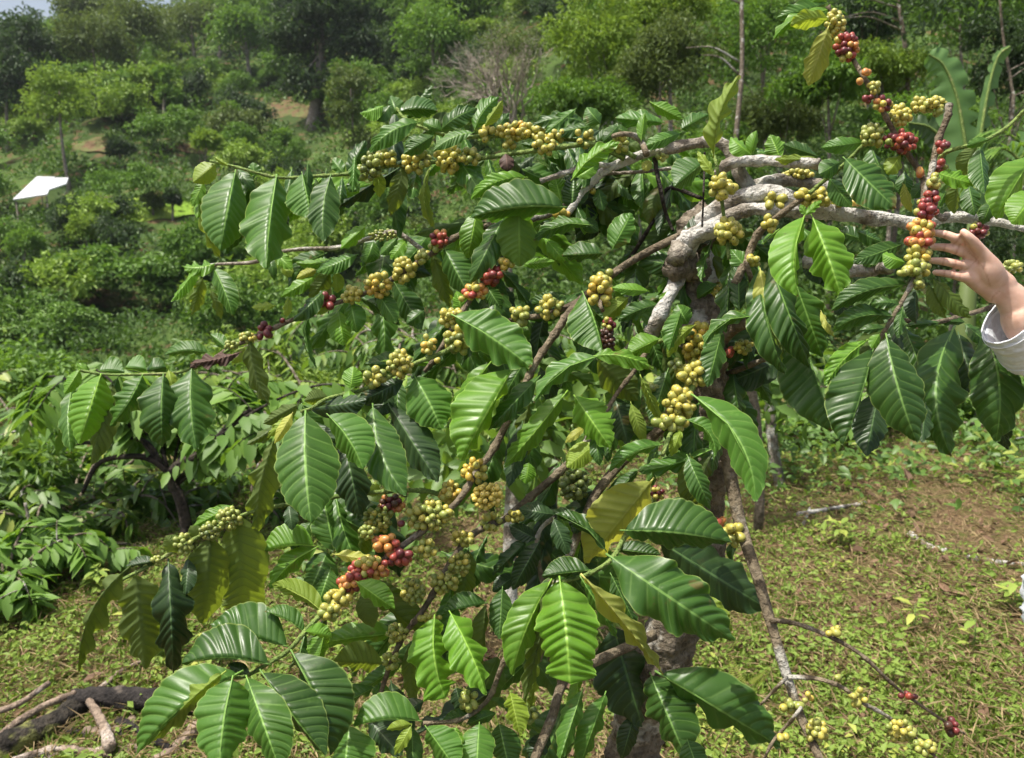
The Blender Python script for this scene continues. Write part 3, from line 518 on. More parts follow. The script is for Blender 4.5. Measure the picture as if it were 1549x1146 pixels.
CM = {
 'y': cherry_material('cherry_yellow', (0.34, 0.33, 0.070), (0.50, 0.42, 0.080), (0.29, 0.32, 0.075), 0.7),
 'Y': cherry_material('cherry_pale_yellow', (0.60, 0.49, 0.10), (0.66, 0.52, 0.14), (0.55, 0.42, 0.07), 0.5),
 'a': cherry_material('cherry_amber', (0.50, 0.37, 0.06), (0.50, 0.32, 0.06), (0.46, 0.38, 0.08), 0.7),
 'g': cherry_material('cherry_green', (0.23, 0.28, 0.06), (0.34, 0.35, 0.085), (0.17, 0.23, 0.05), 0.6),
 'G': cherry_material('cherry_dark_green', (0.09, 0.13, 0.035), (0.17, 0.20, 0.05), (0.08, 0.11, 0.03), 0.6),
 'o': cherry_material('cherry_orange', (0.50, 0.24, 0.06), (0.46, 0.14, 0.055), (0.52, 0.34, 0.07), 0.75),
 'r': cherry_material('cherry_red', (0.30, 0.050, 0.042), (0.36, 0.09, 0.045), (0.20, 0.03, 0.03), 0.7),
 'k': cherry_material('cherry_maroon', (0.13, 0.025, 0.03), (0.20, 0.04, 0.035), (0.08, 0.02, 0.02), 0.7),
 'K': cherry_material('cherry_dried', (0.06, 0.028, 0.018), (0.12, 0.05, 0.03), (0.03, 0.02, 0.015), 0.7),
}
CL = [ # centre x,y, spread x,y, count, colours, radius px
 (560,252,22,20,24,'gGGg',6.3),(586,238,14,13,12,'ygy',6.3),(630,243,19,20,24,'yyyg',6.3),(678,240,19,20,24,'yyy',6.5),(712,236,13,11,10,'yg',6),(735,202,12,11,6,'y',6.6),(778,198,26,13,28,'yyyo',6),(805,199,18,10,14,'y',6),(772,218,9,6,4,'y',6.3),(825,218,17,14,13,'y',6.6),(846,202,12,9,8,'y',6.2),(883,207,14,14,8,'yg',6.5),(938,217,13,12,10,'yg',6.5),(1000,237,9,5,5,'g',4.5),(888,246,7,4,3,'yo',6),(898,287,3,4,1,'y',6),(850,323,10,5,5,'oy',6),
 (1092,282,17,19,13,'y',8),(1103,350,19,19,24,'y',7.2),(1206,263,22,6,20,'y',5),(1232,298,30,12,18,'y',7.5),(1172,303,15,12,7,'y',7.8),(1165,338,11,12,6,'y',7.5),(1268,305,6,6,3,'y',7.5),(1298,305,9,5,4,'oy',7),
 (1264,36,14,20,30,'yyg',5.6),(1280,70,17,20,30,'oorky',6),(1310,108,5,4,2,'o',5.5),(1300,125,4,3,1,'o',5.5),(1322,132,8,8,5,'yg',5.8),(1312,148,7,5,4,'k',5.8),(1336,157,12,9,9,'yok',6),(1362,175,16,15,22,'y',6.2),(1320,205,17,16,22,'ygg',6.2),(1346,212,8,10,6,'gk',6),(1366,214,18,16,24,'rrk',6.6),(1393,160,16,12,14,'yg',6.2),(1418,155,14,8,9,'y',6.2),(1418,168,6,5,3,'g',6.5),
 (1426,222,8,8,5,'kr',6),(1421,252,10,10,7,'rrkg',6.6),(1392,259,6,4,2,'o',7.2),(1413,276,9,11,8,'yg',6.8),(1407,300,11,10,6,'rk',7.4),(1401,320,14,11,12,'rrky',7.5),(1395,345,18,12,19,'oory',7.6),(1393,365,18,12,19,'oorr',7.8),(1389,386,18,12,17,'yoy',7.8),(1387,406,17,12,17,'yg',7.4),(1370,413,9,5,4,'g',7),(1391,427,6,10,5,'g',6.6),(1390,305,3,3,1,'y',6.5),
 (1480,348,13,11,14,'ykk',6),(1532,402,15,8,12,'yg',5.6),
 (1083,440,11,22,12,'y',7.2),(1139,395,8,7,5,'y',6.5),(1062,525,26,36,62,'yyo',7.8),(1048,565,22,18,22,'y',7.6),(1028,610,22,24,30,'y',7.8),(1015,640,22,10,10,'gy',8),(1125,525,14,9,16,'gy',5),(1105,532,6,6,4,'r',6),(990,590,10,10,6,'gG',6.5),(1022,550,10,8,5,'gG',6.5),
 (908,440,17,24,26,'yyo',7.8),(920,413,4,4,1,'g',7.5),(832,465,19,17,20,'yyg',6.5),(787,475,13,14,10,'gy',7),(745,415,16,15,14,'rk',7),(766,398,8,9,5,'yo',7),(718,440,16,13,13,'oyr',7),(697,449,4,4,1,'y',6.5),(683,480,16,15,20,'y',6.2),(690,515,19,20,20,'ygG',7),(648,522,11,14,9,'yyo',6.3),(660,547,4,4,1,'y',5.5),(605,550,18,19,28,'yyg',6.4),(566,570,15,14,10,'yg',7),(922,490,9,9,9,'yk',5),(918,514,11,19,44,'K',4.5),
 (612,408,18,18,22,'y',6.2),(573,430,19,19,22,'yyo',6.2),(532,446,13,13,16,'y',5.6),(493,456,12,12,6,'k',7),(465,464,3,3,1,'k',6.6),(430,483,4,3,1,'k',6),(400,501,9,14,7,'k',6.4),(375,510,13,7,12,'yg',4.5),(350,522,9,6,8,'g',4.5),(665,360,12,12,12,'ork',6),(640,388,11,10,9,'gy',5.5),(658,372,8,6,6,'g',5.5),
 (718,712,18,17,17,'yo',6.6),(682,746,17,17,15,'yo',6.6),(650,780,34,21,48,'yyg',6.4),(610,790,4,4,1,'k',7),(592,762,17,12,18,'kKo',6),(572,785,22,20,40,'ggy',5),(556,805,12,10,12,'g',5),(585,822,18,12,10,'oro',7.4),(604,842,19,10,13,'rok',7.4),(560,858,28,16,28,'oorry',7.2),(532,880,20,14,20,'rook',7.2),(512,904,18,12,13,'y',7.2),(500,925,16,11,11,'yg',7),(645,830,16,13,12,'yg',6.4),(738,750,22,20,60,'Y',4.6),(700,815,17,11,14,'y',6),(742,790,15,13,11,'yg',6.3),(777,782,12,8,8,'y',5.6),(672,880,18,16,22,'yg',6),(695,852,15,18,22,'gy',5.4),(625,895,17,19,26,'yg',6),(650,935,16,6,10,'y',5.6),(600,958,16,15,16,'yg',5.4),(592,1000,12,13,10,'g',5.4),(708,1060,15,14,12,'g',6.8),(800,1080,14,14,12,'gG',6.2),(870,735,22,22,32,'G',7),(995,745,8,11,8,'yk',5),(1088,795,9,12,5,'or',8),(1108,808,15,16,9,'y',8),
 (1262,955,10,6,4,'y',6.6),(1198,1068,14,8,6,'yg',7),(1236,1105,17,16,20,'yyg',6.8),(1297,1055,12,14,7,'y',6.4),(1266,1024,4,3,1,'g',6),(1222,1055,8,6,3,'yo',6),(1372,1052,14,5,4,'rk',6.2),(1362,1105,22,14,17,'yyg',6.4),(1440,1100,12,12,8,'kK',6.4),(1400,1130,16,12,12,'yg',6.4),(1183,1115,7,6,4,'y',6),
 (347,785,17,17,28,'g',5.2),(319,803,16,14,26,'Gg',4.8),(277,822,14,16,20,'g',5),(237,848,9,6,7,'g',4.2),(585,356,28,9,40,'g',2.9),
]
cv, cf, cn = cherry_geo()
def cherry_mesh(k):
    me = bpy.data.meshes.new('cherry'); me.from_pydata(cv.tolist(), [], cf); me.polygons.foreach_set('use_smooth', [True] * len(me.polygons))
    a = me.attributes.new('nav', 'FLOAT', 'POINT'); a.data.foreach_set('value', cn.astype(np.float32)); me.materials.append(CM[k]); return me
CMESH = {k: cherry_mesh(k) for k in CM}
allc = []
rc = np.random.default_rng(5)
for (cx, cy, sx, sy, n, cols, r) in CL:
    dn, bi = nearest_branch(cx, cy); dn -= 0.006
    pts = []
    sz = min(sx, sy) * 0.9 + r * 0.5; tries = 0; mind = 1.5 * r; n = int(n * 1.2 + .5) if n > 4 else n
    while len(pts) < n and tries < n * 60:
        tries += 1
        q = rc.normal(0, 1, 3); q /= np.linalg.norm(q); q = q * (rc.uniform(0.35, 1.0) ** 0.5) * np.array([sx, sy, sz])
        md = mind * (1.0 if tries < n * 30 else 0.82)
        if all(np.linalg.norm(q - p) > md for p in pts): pts.append(q)
    for q in pts:
        rr_ = r * rc.uniform(0.72, 0.98); pos = P(cx + q[0], cy + q[1], dn + q[2] / FPX * dn)
        frac = (q[1] / max(sy, 1) + 1) / 2; ci = cols[int(rc.integers(len(cols)))]
        if ci == 'o' and 'r' not in cols and 'k' not in cols and 'y' in cols: ci = 'a'
        out = unit((R_ * q[0] - U_ * q[1] + F_ * q[2]) + 0.6 * r * rc.normal(0, 1, 3))
        score = rr_ * (1.0 - 0.5 * np.clip(q[2] / sz, -1, 1))
        allc.append((score, pos, rr_ * dn / FPX, ci, out, bi))
allc.sort(key=lambda c: -c[0])
sv, sf, sn, sr, sm = [], [], [], [], []
cv2, cf2, cn2 = cherry_geo(9, 6)
kinds = list(CM); off = 0
for i, (sc, pos, rm, ci, out, bi) in enumerate(allc):
    q = Vector(out).to_track_quat('Z', 'Y') @ Euler((0, 0, rc.uniform(0, 6.28))).to_quaternion()
    if i < 300:
        o = bpy.data.objects.new('cherry', CMESH[ci]); COL.link(o); o.parent = branch_objs[bi]
        o.location = Vector(pos); o.rotation_mode = 'QUATERNION'; o.rotation_quaternion = q; o.scale = (rm, rm, rm * rc.uniform(1.0, 1.22))
    else:
        Rm = np.array(q.to_matrix()); sv.append(pos + (cv2 * rm) @ Rm.T); sf += [tuple(j + off for j in f) for f in cf2]; sn.append(cn2); sr.append(np.full(len(cv2), rc.uniform())); sm += [kinds.index(ci)] * len(cf2); off += len(cv2)
if sv:
    o = mesh_obj('cherries', np.vstack(sv), sf, [CM[k] for k in kinds], coffee, True, None, {'nav': np.concatenate(sn), 'rnd': np.concatenate(sr)})
    o.data.polygons.foreach_set('material_index', sm); o['kind'] = 'stuff'

# ------------------------------------------------------------------ vegetation kit
FM = {
 'mid': foliage_material('foliage_mid', (0.062, 0.140, 0.022), (0.155, 0.275, 0.042), (0.22, 0.40, 0.03), 0.33, 0.55),
 'under': foliage_material('foliage_under_shade', (0.032, 0.070, 0.016), (0.100, 0.185, 0.034), (0.14, 0.28, 0.02), 0.2, 0.6),  # undergrowth green darkened, painting in the shade of gaps between shrubs
 'far': foliage_material('foliage_far', (0.050, 0.115, 0.020), (0.165, 0.290, 0.045), (0.20, 0.38, 0.03), 0.22, 0.55),
 'farlight': foliage_material('foliage_far_light', (0.12, 0.215, 0.028), (0.28, 0.40, 0.060), (0.30, 0.46, 0.04), 0.25, 0.55),
 'light': foliage_material('foliage_light', (0.125, 0.215, 0.030), (0.25, 0.37, 0.060), (0.30, 0.44, 0.04), 0.36, 0.55),
 'dark': foliage_material('foliage_dark', (0.026, 0.052, 0.022), (0.060, 0.105, 0.034), (0.09, 0.17, 0.03), 0.28, 0.55),
 'olive': foliage_material('foliage_olive', (0.065, 0.110, 0.030), (0.14, 0.19, 0.05), (0.18, 0.25, 0.04), 0.3, 0.6),
 'coffee': foliage_material('foliage_coffee', (0.055, 0.120, 0.026), (0.14, 0.24, 0.045), (0.22, 0.37, 0.03), 0.34, 0.46, (0.30, 0.36, 0.07)),
 'weed': foliage_material('weed_green', (0.11, 0.195, 0.030), (0.25, 0.35, 0.060), (0.30, 0.38, 0.04), 0.33, 0.6, (0.40, 0.44, 0.09)),
 'straw': foliage_material('straw', (0.24, 0.165, 0.085), (0.46, 0.37, 0.20), (0.25, 0.18, 0.08), 0.2, 0.8),
 'litter': foliage_material('litter', (0.095, 0.058, 0.036), (0.25, 0.155, 0.09), (0.15, 0.07, 0.03), 0.12, 0.75),
 'banana': foliage_material('banana_green', (0.075, 0.165, 0.045), (0.13, 0.235, 0.07), (0.20, 0.40, 0.05), 0.35, 0.45),
 'grey': foliage_material('grey_twigs', (0.22, 0.185, 0.15), (0.42, 0.37, 0.31), (0.1, 0.08, 0.06), 0.05, 0.85),
}
def crown_data(rg, blobs, n_clump, per, clump_r, ln, ratio=0.42, up=0.35, droop=0.25, fine=False):
    """clumps of leaves spread through ellipsoids (cx,cy,cz,rx,ry,rz)"""
    vol = np.array([b[3] * b[4] * b[5] for b in blobs]) ** 0.67; pick = rg.choice(len(blobs), n_clump, p=vol / vol.sum())
    cs = []
    for k in pick:
        b = np.array(blobs[k]); u = rand_unit(1, rg)[0]; 
        if u[2] < -0.35: u[2] *= -0.5
        cs.append(b[:3] + u * b[3:] * rg.uniform(0.55, 1.0))
    cs = np.array(cs); sz = rg.uniform(0.6, 1.35, n_clump) * clump_r
    cr = rg.uniform(0, 1, n_clump)
    idx = np.repeat(np.arange(n_clump), per); N = len(idx)
    u = rand_unit(N, rg); u[:, 2] *= 0.75
    pos = cs[idx] + u * (sz[idx] * rg.uniform(0.25, 1, N) ** 0.6)[:, None]
    dr = unit(u * 0.9 + rg.normal(0, 0.45, (N, 3)) + np.array([0, 0, -0.25])); nrm = unit(np.array([0, 0, 1.0]) * up + u * 0.5 + rg.normal(0, 0.35, (N, 3)))
    l = ln * rg.uniform(0.65, 1.25, N)
    return leaves_data(pos, dr, nrm, l, l * ratio, np.clip(0.55 * cr[idx] + 0.45 * rg.uniform(0, 1, N), 0, 1), 0.2, droop, fine), cs
def limb_tubes(rg, base, top, r0, targets, r1=0.3, sides=7):
    n = 9; t = np.linspace(0, 1, n)[:, None]; mid = (np.array(base) + np.array(top)) / 2 + rg.normal(0, 0.04, 3) * np.linalg.norm(np.array(top) - base)
    pth = (1 - t) ** 2 * np.array(base) + 2 * t * (1 - t) * mid + t ** 2 * np.array(top)
    parts = [tube_data(pth, r0 * (1 - (1 - r1) * t[:, 0]), sides, 0.08, int(rg.integers(1e6)))]
    for tg in targets:
        k = int(rg.integers(n // 2, n)); s = pth[k]; m = (s + tg) / 2 + np.array([0, 0, -0.08]) * np.linalg.norm(tg - s)
        tt = np.linspace(0, 1, 6)[:, None]; q = (1 - tt) ** 2 * s + 2 * tt * (1 - tt) * m + tt ** 2 * tg
        parts.append(tube_data(q, r0 * r1 * 0.8 * (1 - 0.8 * tt[:, 0]), 5, 0.05, 1))
    return merge(parts)
def make_tree(name, base, blobs, trunk_top, r0, mat, bark, label, cat, rg, n_clump=60, per=40, clump_r=0.5, ln=0.2, group=None, n_limb=6, fine=False, extra=None, **kw):
    """blobs relative to base; trunk and crown are parts"""
    e = empty(name, base, label, cat, group)
    (v, f, r), cs = crown_data(rg, blobs, n_clump, per, clump_r, ln, fine=fine, **kw)
    tv, tf = limb_tubes(rg, np.array([0, 0, -0.3]), np.array(trunk_top), r0, [cs[k] for k in rg.choice(len(cs), min(n_limb, len(cs)), replace=False)])
    t = mesh_obj('trunk', tv, tf, bark); t.parent = e
    c = mesh_obj('crown', v, f, mat, None, False, None, {'rnd': r}); c.parent = e
    return e
def copy_tree(o, loc, rz, s, label=None):
    c = o.copy(); COL.link(c); c.location = Vector(loc); c.rotation_euler = (0, 0, rz); c.scale = (s, s, s * random.uniform(0.85, 1.15))
    if label: c['label'] = label
    for ch in o.children:
        k = ch.copy(); COL.link(k); k.parent = c
    return c
rg = np.random.default_rng(21)
WOOD = bark_material('bark_far', (0.16, 0.13, 0.10), (0.30, 0.27, 0.22), (0.45, 0.44, 0.40), 0.3, 0.3)

# hillside coffee shrubs: five different ones, then copies sharing their meshes
HG = 'coffee shrubs on the far hillside'; HLAB = 'rounded leafy coffee shrub planted on the far green hillside'
protos = []
for k in range(6):
    h = 1.0
    blobs = [(rg.normal(0, 0.35), rg.normal(0, 0.35), rg.uniform(0.55, 1.0), rg.uniform(0.5, 0.8), rg.uniform(0.5, 0.8), rg.uniform(0.4, 0.65)) for _ in range(4)]
    (v, f, r), cs = crown_data(rg, blobs, 54, 44, 0.21, 0.13, 0.5)
    me = bpy.data.meshes.new('shrub'); me.from_pydata(v.tolist(), [], f.tolist()); a = me.attributes.new('rnd', 'FLOAT', 'POINT'); a.data.foreach_set('value', r.astype(np.float32))
    me.materials.append(FM[['far', 'far', 'farlight', 'far', 'olive', 'dark'][k]]); protos.append(me)
def to_px(p):
    q = np.asarray(p) - CAM; z = q @ F_; return q @ R_ / z * FPX + PW / 2, PH / 2 - q @ U_ / z * FPX
# bare earth banks and a bright meadow on the slope, laid on the terrain
EARTH = Mat('bare_earth'); EC = EARTH.coord('Object'); EARTHM = EARTH.done(EARTH.bsdf(EARTH.mix(EARTH.rng(EARTH.noise(1.5, 4, EC), .4, .6), (0.135, 0.090, 0.050), (0.11, 0.125, 0.045)), .95, .1, EARTH.bump(EARTH.noise(3, 4, EC), .8, .2)))
MEAD = Mat('meadow'); EC = MEAD.coord('Object'); MEADM = MEAD.done(MEAD.bsdf(MEAD.mix(MEAD.rng(MEAD.noise(.8, 4, EC), .4, .6), (0.17, 0.29, 0.035), (0.25, 0.34, 0.055)), .9, .1, MEAD.bump(MEAD.noise(6, 4, EC), .8, .1)))
HOLES = [(62, 286, 54, 24)]
for nm, mt, cxp, cyp, rxp, ryp in (('earth_bank', EARTHM, 440, 168, 50, 13), ('earth_bank', EARTHM, 150, 222, 46, 11), ('earth_bank', EARTHM, 300, 225, 40, 10), ('earth_bank', EARTHM, 150, 455, 40, 12), ('meadow', MEADM, 240, 318, 62, 18)):
    HOLES.append((cxp, cyp + 5, rxp * .9, ryp + (10 if nm == 'meadow' else 3))); ring = []
    rad_ = np.linspace(0, 1, 9)
    for q in rad_:
        for a in np.linspace(0, 2 * math.pi, 40, endpoint=False):
            wob = 1 + .16 * math.sin(3 * a + cxp) + .1 * math.sin(7 * a); g = ground_hit(cxp + rxp * q * wob * math.cos(a), cyp + ryp * q * wob * math.sin(a)); ring.append(g + [0, 0, .10 + .12 * (1 - q)])
    fc = [(i * 40 + j, (i + 1) * 40 + j, (i + 1) * 40 + (j + 1) % 40, i * 40 + (j + 1) % 40) for i in range(8) for j in range(40)]; o = mesh_obj(nm, np.array(ring), fc, mt); o['kind'] = 'structure'
def in_hole(p, grow=1.0):
    x_, y_ = to_px(p); return any(((x_ - h[0]) / (h[2] * grow)) ** 2 + ((y_ - h[1]) / (h[3] * grow)) ** 2 < 1 for h in HOLES)
cnt = 0
for _ in range(4000):
    if cnt >= 285: break
    az = math.radians(rg.uniform(-36, 14)); d = 22 * (130 / 22) ** (rg.uniform() ** 0.9)
    x, y = d * math.tan(az), d
    if az > math.radians(-6) and d < 30: continue
    ps = None
    z = float(height(x, y)); s = 1.0 + 0.017 * d; s *= rg.uniform(0.75, 1.3)
    if any(in_hole((x, y, z + k * s)) for k in (.2, .6, 1.0, 1.4)): continue
    kd_ = int(rg.choice(6, p=[.2, .16, .22, .14, .08, .2])); o = bpy.data.objects.new('coffee_shrub', protos[kd_]); COL.link(o)
    o.location = (x, y, z - 0.1); o.rotation_euler = (0, 0, rg.uniform(0, 6.28)); o.scale = (s * rg.uniform(.75, 1.2), s * rg.uniform(.75, 1.2), s * rg.uniform(0.6, 1.15)); tag(o, {2: 'pale lime green coffee shrub planted on the far hillside', 4: 'dull olive green shrub growing on the far hillside', 5: 'very dark green shrub growing on the far hillside'}.get(kd_, HLAB), 'shrub', {2: 'pale lime coffee shrubs on the far hillside', 4: 'olive shrubs on the far hillside', 5: 'dark shrubs on the far hillside'}.get(kd_, HG)); cnt += 1
# undergrowth between them: nobody could count it
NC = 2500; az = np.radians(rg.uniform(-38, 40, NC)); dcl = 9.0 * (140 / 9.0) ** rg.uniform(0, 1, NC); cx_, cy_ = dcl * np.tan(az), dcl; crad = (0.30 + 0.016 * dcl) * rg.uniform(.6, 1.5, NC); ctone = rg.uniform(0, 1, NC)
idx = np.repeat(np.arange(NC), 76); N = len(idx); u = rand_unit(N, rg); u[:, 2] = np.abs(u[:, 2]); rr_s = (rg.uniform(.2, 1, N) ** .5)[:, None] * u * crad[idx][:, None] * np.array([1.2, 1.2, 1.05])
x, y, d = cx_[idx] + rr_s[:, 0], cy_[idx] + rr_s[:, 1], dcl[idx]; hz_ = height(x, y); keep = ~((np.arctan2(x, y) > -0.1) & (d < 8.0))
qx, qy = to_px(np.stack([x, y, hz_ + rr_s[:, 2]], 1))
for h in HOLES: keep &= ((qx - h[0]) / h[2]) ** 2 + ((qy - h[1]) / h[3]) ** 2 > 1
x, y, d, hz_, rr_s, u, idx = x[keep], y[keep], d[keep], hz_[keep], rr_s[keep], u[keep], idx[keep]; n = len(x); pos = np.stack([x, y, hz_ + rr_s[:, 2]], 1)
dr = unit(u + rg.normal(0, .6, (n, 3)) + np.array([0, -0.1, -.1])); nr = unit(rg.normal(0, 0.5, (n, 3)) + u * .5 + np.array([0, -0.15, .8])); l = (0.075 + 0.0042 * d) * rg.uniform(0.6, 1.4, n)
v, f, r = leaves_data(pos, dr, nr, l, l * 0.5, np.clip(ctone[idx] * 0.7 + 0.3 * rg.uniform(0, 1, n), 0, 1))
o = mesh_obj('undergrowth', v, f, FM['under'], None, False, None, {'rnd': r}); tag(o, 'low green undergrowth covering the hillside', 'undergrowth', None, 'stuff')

# shed roof on the slope
p0 = ground_hit(62, 296)
shed = empty('shed', p0, 'small shed with a white metal sheet roof among trees on the slope', 'shed')
dS = float(np.dot(p0 - CAM, F_)); sc = dS / FPX
Mw = Mat('white_sheet_metal'); wv = Mw.n('ShaderNodeTexWave'); wv.inputs['Scale'].default_value = 2.2; Mw.l(Mw.coord('Object'), wv.inputs['Vector'])
white = Mw.done(Mw.bsdf(Mw.mix(Mw.rng(Mw.noise(3, 3, Mw.coord('Object')), 0.3, 0.7), (0.62, 0.63, 0.65), (0.45, 0.47, 0.50)), 0.45, 0.5, Mw.bump(wv.outputs[0], 0.4, 0.05)))
def relv(px, py, dd): return P(px, py, dS + dd * .9 - 4.2) - p0
def slab(pts, th):
    pts = np.array(pts); n = unit(np.cross(pts[1] - pts[0], pts[3] - pts[0])[None])[0] * th; v = np.vstack([pts, pts + n]); return v, [(0, 1, 2, 3), (7, 6, 5, 4), (0, 4, 5, 1), (1, 5, 6, 2), (2, 6, 7, 3), (3, 7, 4, 0)]
v, f = slab([relv(20, 303, 0), relv(72, 295, 0), relv(84, 269, 3.2), relv(57, 268, 3.2)], 0.06); mesh_obj('roof', v, f, white, None, False).parent = shed
v, f = slab([relv(75, 288, 0.6), relv(101, 279, 1.2), relv(104, 270, 3.2), relv(85, 270, 3.2)], 0.06); mesh_obj('roof', v, f, white, None, False).parent = shed
for (a, b, dd) in ((24, 302, 0.1), (70, 295, 0.1), (60, 270, 3.0), (100, 279, 1.3)):
    top = relv(a, b, dd) - np.array([0, 0, 0.07]); v, f = tube_data(np.array([top, top - np.array([0, 0, 2.2])]), 0.035, 6); mesh_obj('post', v, f, WOOD).parent = shed
# singled-out hillside trees
def tree_px(name, bx, by, cpx, crx, crz, mat, label, d=None, n_clump=60, per=36, ln=None, trunk=4, bark=None, group=None, blobs_px=None, cat='tree', fine=False, clump=0.32, n_limb=7, **kw):
    base = ground_hit(bx, by) if d is None else on_ground(bx, d)
    dd = float(np.dot(base - CAM, F_)); s = dd / FPX
    bl = []
    for (x, y, rx, rz) in (blobs_px or [(cpx[0], cpx[1], crx, crz)]):
        c = P(x, y, dd) - base; bl.append((c[0], c[1], c[2], rx * s, rx * s * 0.9, rz * s))
    top = np.array(bl[0][:3]); rmean = np.mean([b[3] for b in bl])
    return make_tree(name, base, bl, top + np.array([0, 0, 0.1 * rmean]), trunk * s, mat, bark or WOOD, label, cat, rg, n_clump, per, rmean * clump, ln * s if ln else rmean * 0.14, group, n_limb, fine, **kw)
tree_px('slender_tree', 107, 288, None, 0, 0, FM['light'], 'slender tree with bright lime crown standing just right of the white shed roof', n_clump=90, per=34, ln=7, trunk=3.2, blobs_px=[(90, 135, 40, 34), (75, 165, 42, 26), (112, 165, 30, 22)])
tree_px('slender_tree', 250, 205, None, 0, 0, FM['mid'], 'short dark tree with a lime green top on the middle of the hillside', n_clump=60, per=30, ln=6, trunk=4, blobs_px=[(250, 112, 18, 16), (255, 145, 20, 30)])
tree_px('broadleaf_tree', 470, 195, None, 0, 0, FM['dark'], 'huge dark green shady tree rising out of the top of the hillside', n_clump=250, per=60, ln=8, trunk=10, clump=0.26, blobs_px=[(490, 40, 78, 60), (450, 70, 50, 60), (540, 85, 50, 60), (500, -30, 80, 50), (480, 130, 60, 35)])
tree_px('slender_tree', 541, 345, None, 0, 0, FM['olive'], 'thin grey green tree with a pale bare stem behind the top left branch', n_clump=80, per=34, ln=7, trunk=3.4, blobs_px=[(530, 130, 36, 30), (520, 175, 30, 40), (545, 220, 26, 34)], bark=WOOD)
for i, (bx, by, x, y, rx, rz, m, lab) in enumerate([(60, 190, 45, 70, 50, 50, 'dark', 'dark bushy tree behind the crown of the slender lime tree'), (150, 170, 140, 70, 58, 52, 'olive', 'dull olive tree up and right of the slender lime tree'), (210, 150, 200, 45, 60, 48, 'olive', 'olive tree second from the top left sky corner'),
 (300, 120, 290, 40, 60, 45, 'olive', 'brownish olive tree left of the huge dark tree, third along'), (10, 230, 10, 130, 40, 80, 'dark', 'tall dark tree at the left edge above the white shed roof'), (380, 130, 370, 50, 50, 40, 'mid', 'green bushy tree touching the left side of the huge dark tree'), (330, 90, 340, 10, 60, 30, 'mid', 'green tree at the top edge left of the huge dark tree'),
 (160, 80, 150, 12, 60, 24, 'olive', 'olive treetop at the top edge just right of the sky corner'), (620, 120, 620, 70, 40, 40, 'dark', 'dark round tree right of the huge dark tree'), (660, 150, 655, 60, 55, 60, 'mid', 'green tree left of the grey bare shrub'), (700, 60, 690, 10, 50, 40, 'mid', 'green treetop at the top edge above the grey bare shrub'),
 (590, 60, 600, 10, 50, 40, 'dark', 'dark treetop at the top edge right of the huge dark tree'), (18, 100, 18, 66, 30, 30, 'dark', 'small dark tree under the patch of sky in the corner'), (420, 60, 420, 15, 45, 30, 'dark', 'dark treetop overlapping the top left of the huge dark tree')]):
    tree_px('hillside_tree', bx, by, (x, y), rx, rz, FM[m], lab, n_clump=100, per=36, ln=7.5, trunk=4, group='trees of the wooded upper hillside', clump=0.3)
for (bx, by, x, y, rx, rz, m, lab) in [(352, 215, 350, 175, 16, 20, 'mid', 'little tree on the slope right of the short dark tree'), (180, 262, 182, 225, 18, 18, 'dark', 'little dark tree on the slope right of the shed'), (420, 240, 422, 210, 18, 16, 'mid', 'little tree above the upper left shoot of the coffee tree'), (232, 330, 230, 305, 14, 14, 'olive', 'small shrubby tree standing in the bright meadow'), (260, 335, 262, 300, 9, 16, 'dark', 'narrow dark sapling standing in the bright meadow'), (130, 400, 130, 350, 24, 26, 'light', 'light green tree on the lower slope left of the hanging shoot'), (40, 430, 40, 370, 26, 30, 'mid', 'green tree on the lower slope at the left edge'), (300, 320, 312, 215, 20, 18, 'light', 'light crowned slim tree above the upper left shoot'), (625, 330, 628, 285, 24, 22, 'dark', 'dark little tree below the top branch')]:
    tree_px('slope_tree', bx, by, (x, y), rx, rz, FM[m], lab, n_clump=60, per=36, ln=6, trunk=2.6, clump=.34)
b = on_ground(772, 19); dd = float(np.dot(b - CAM, F_)); s = dd / FPX
gs = empty('bare_shrub', b, 'grey leafless twiggy shrub fanning out above the top branch', 'shrub')
parts = []; root = P(775, 185, dd) - b; tips = []
def fork(p, dv, ln, r, lev):
    k = rg.normal(0, .10, 3) * ln; q = np.array([p, p + dv * ln * .5 + k, p + dv * ln]); parts.append(tube_data(q, np.array([r, r * .85, r * .65]), 3 if lev > 1 else 5))
    if lev >= 5: tips.append(q[2]); return
    for _ in range(3 if lev in (0, 2) else 2): fork(q[2], unit((dv + rg.normal(0, .34, 3) + np.array([-.04, 0, .10]))[None])[0], ln * rg.uniform(.62, .86), r * .62, lev + 1)
for k in range(18): fork(root + rg.normal(0, .1, 3), unit(np.array([[rg.normal(-.18, .45), rg.normal(0, .4), 1.0]]))[0], rg.uniform(30, 48) * s, .028, 0)
v, f = merge(parts); mesh_obj('twigs', v, f, FM['grey'], None, False, None, {'rnd': rg.uniform(0, 1, len(v))}).parent = gs
(v, f, r), cs = crown_data(rg, [(root[0] - 0.1, 0, root[2] + 90 * s, 55 * s, 1, 70 * s)], 90, 16, 0.22, 0.07); mesh_obj('sparse_leaves', v, f, FM['olive'], None, False, None, {'rnd': r}).parent = gs

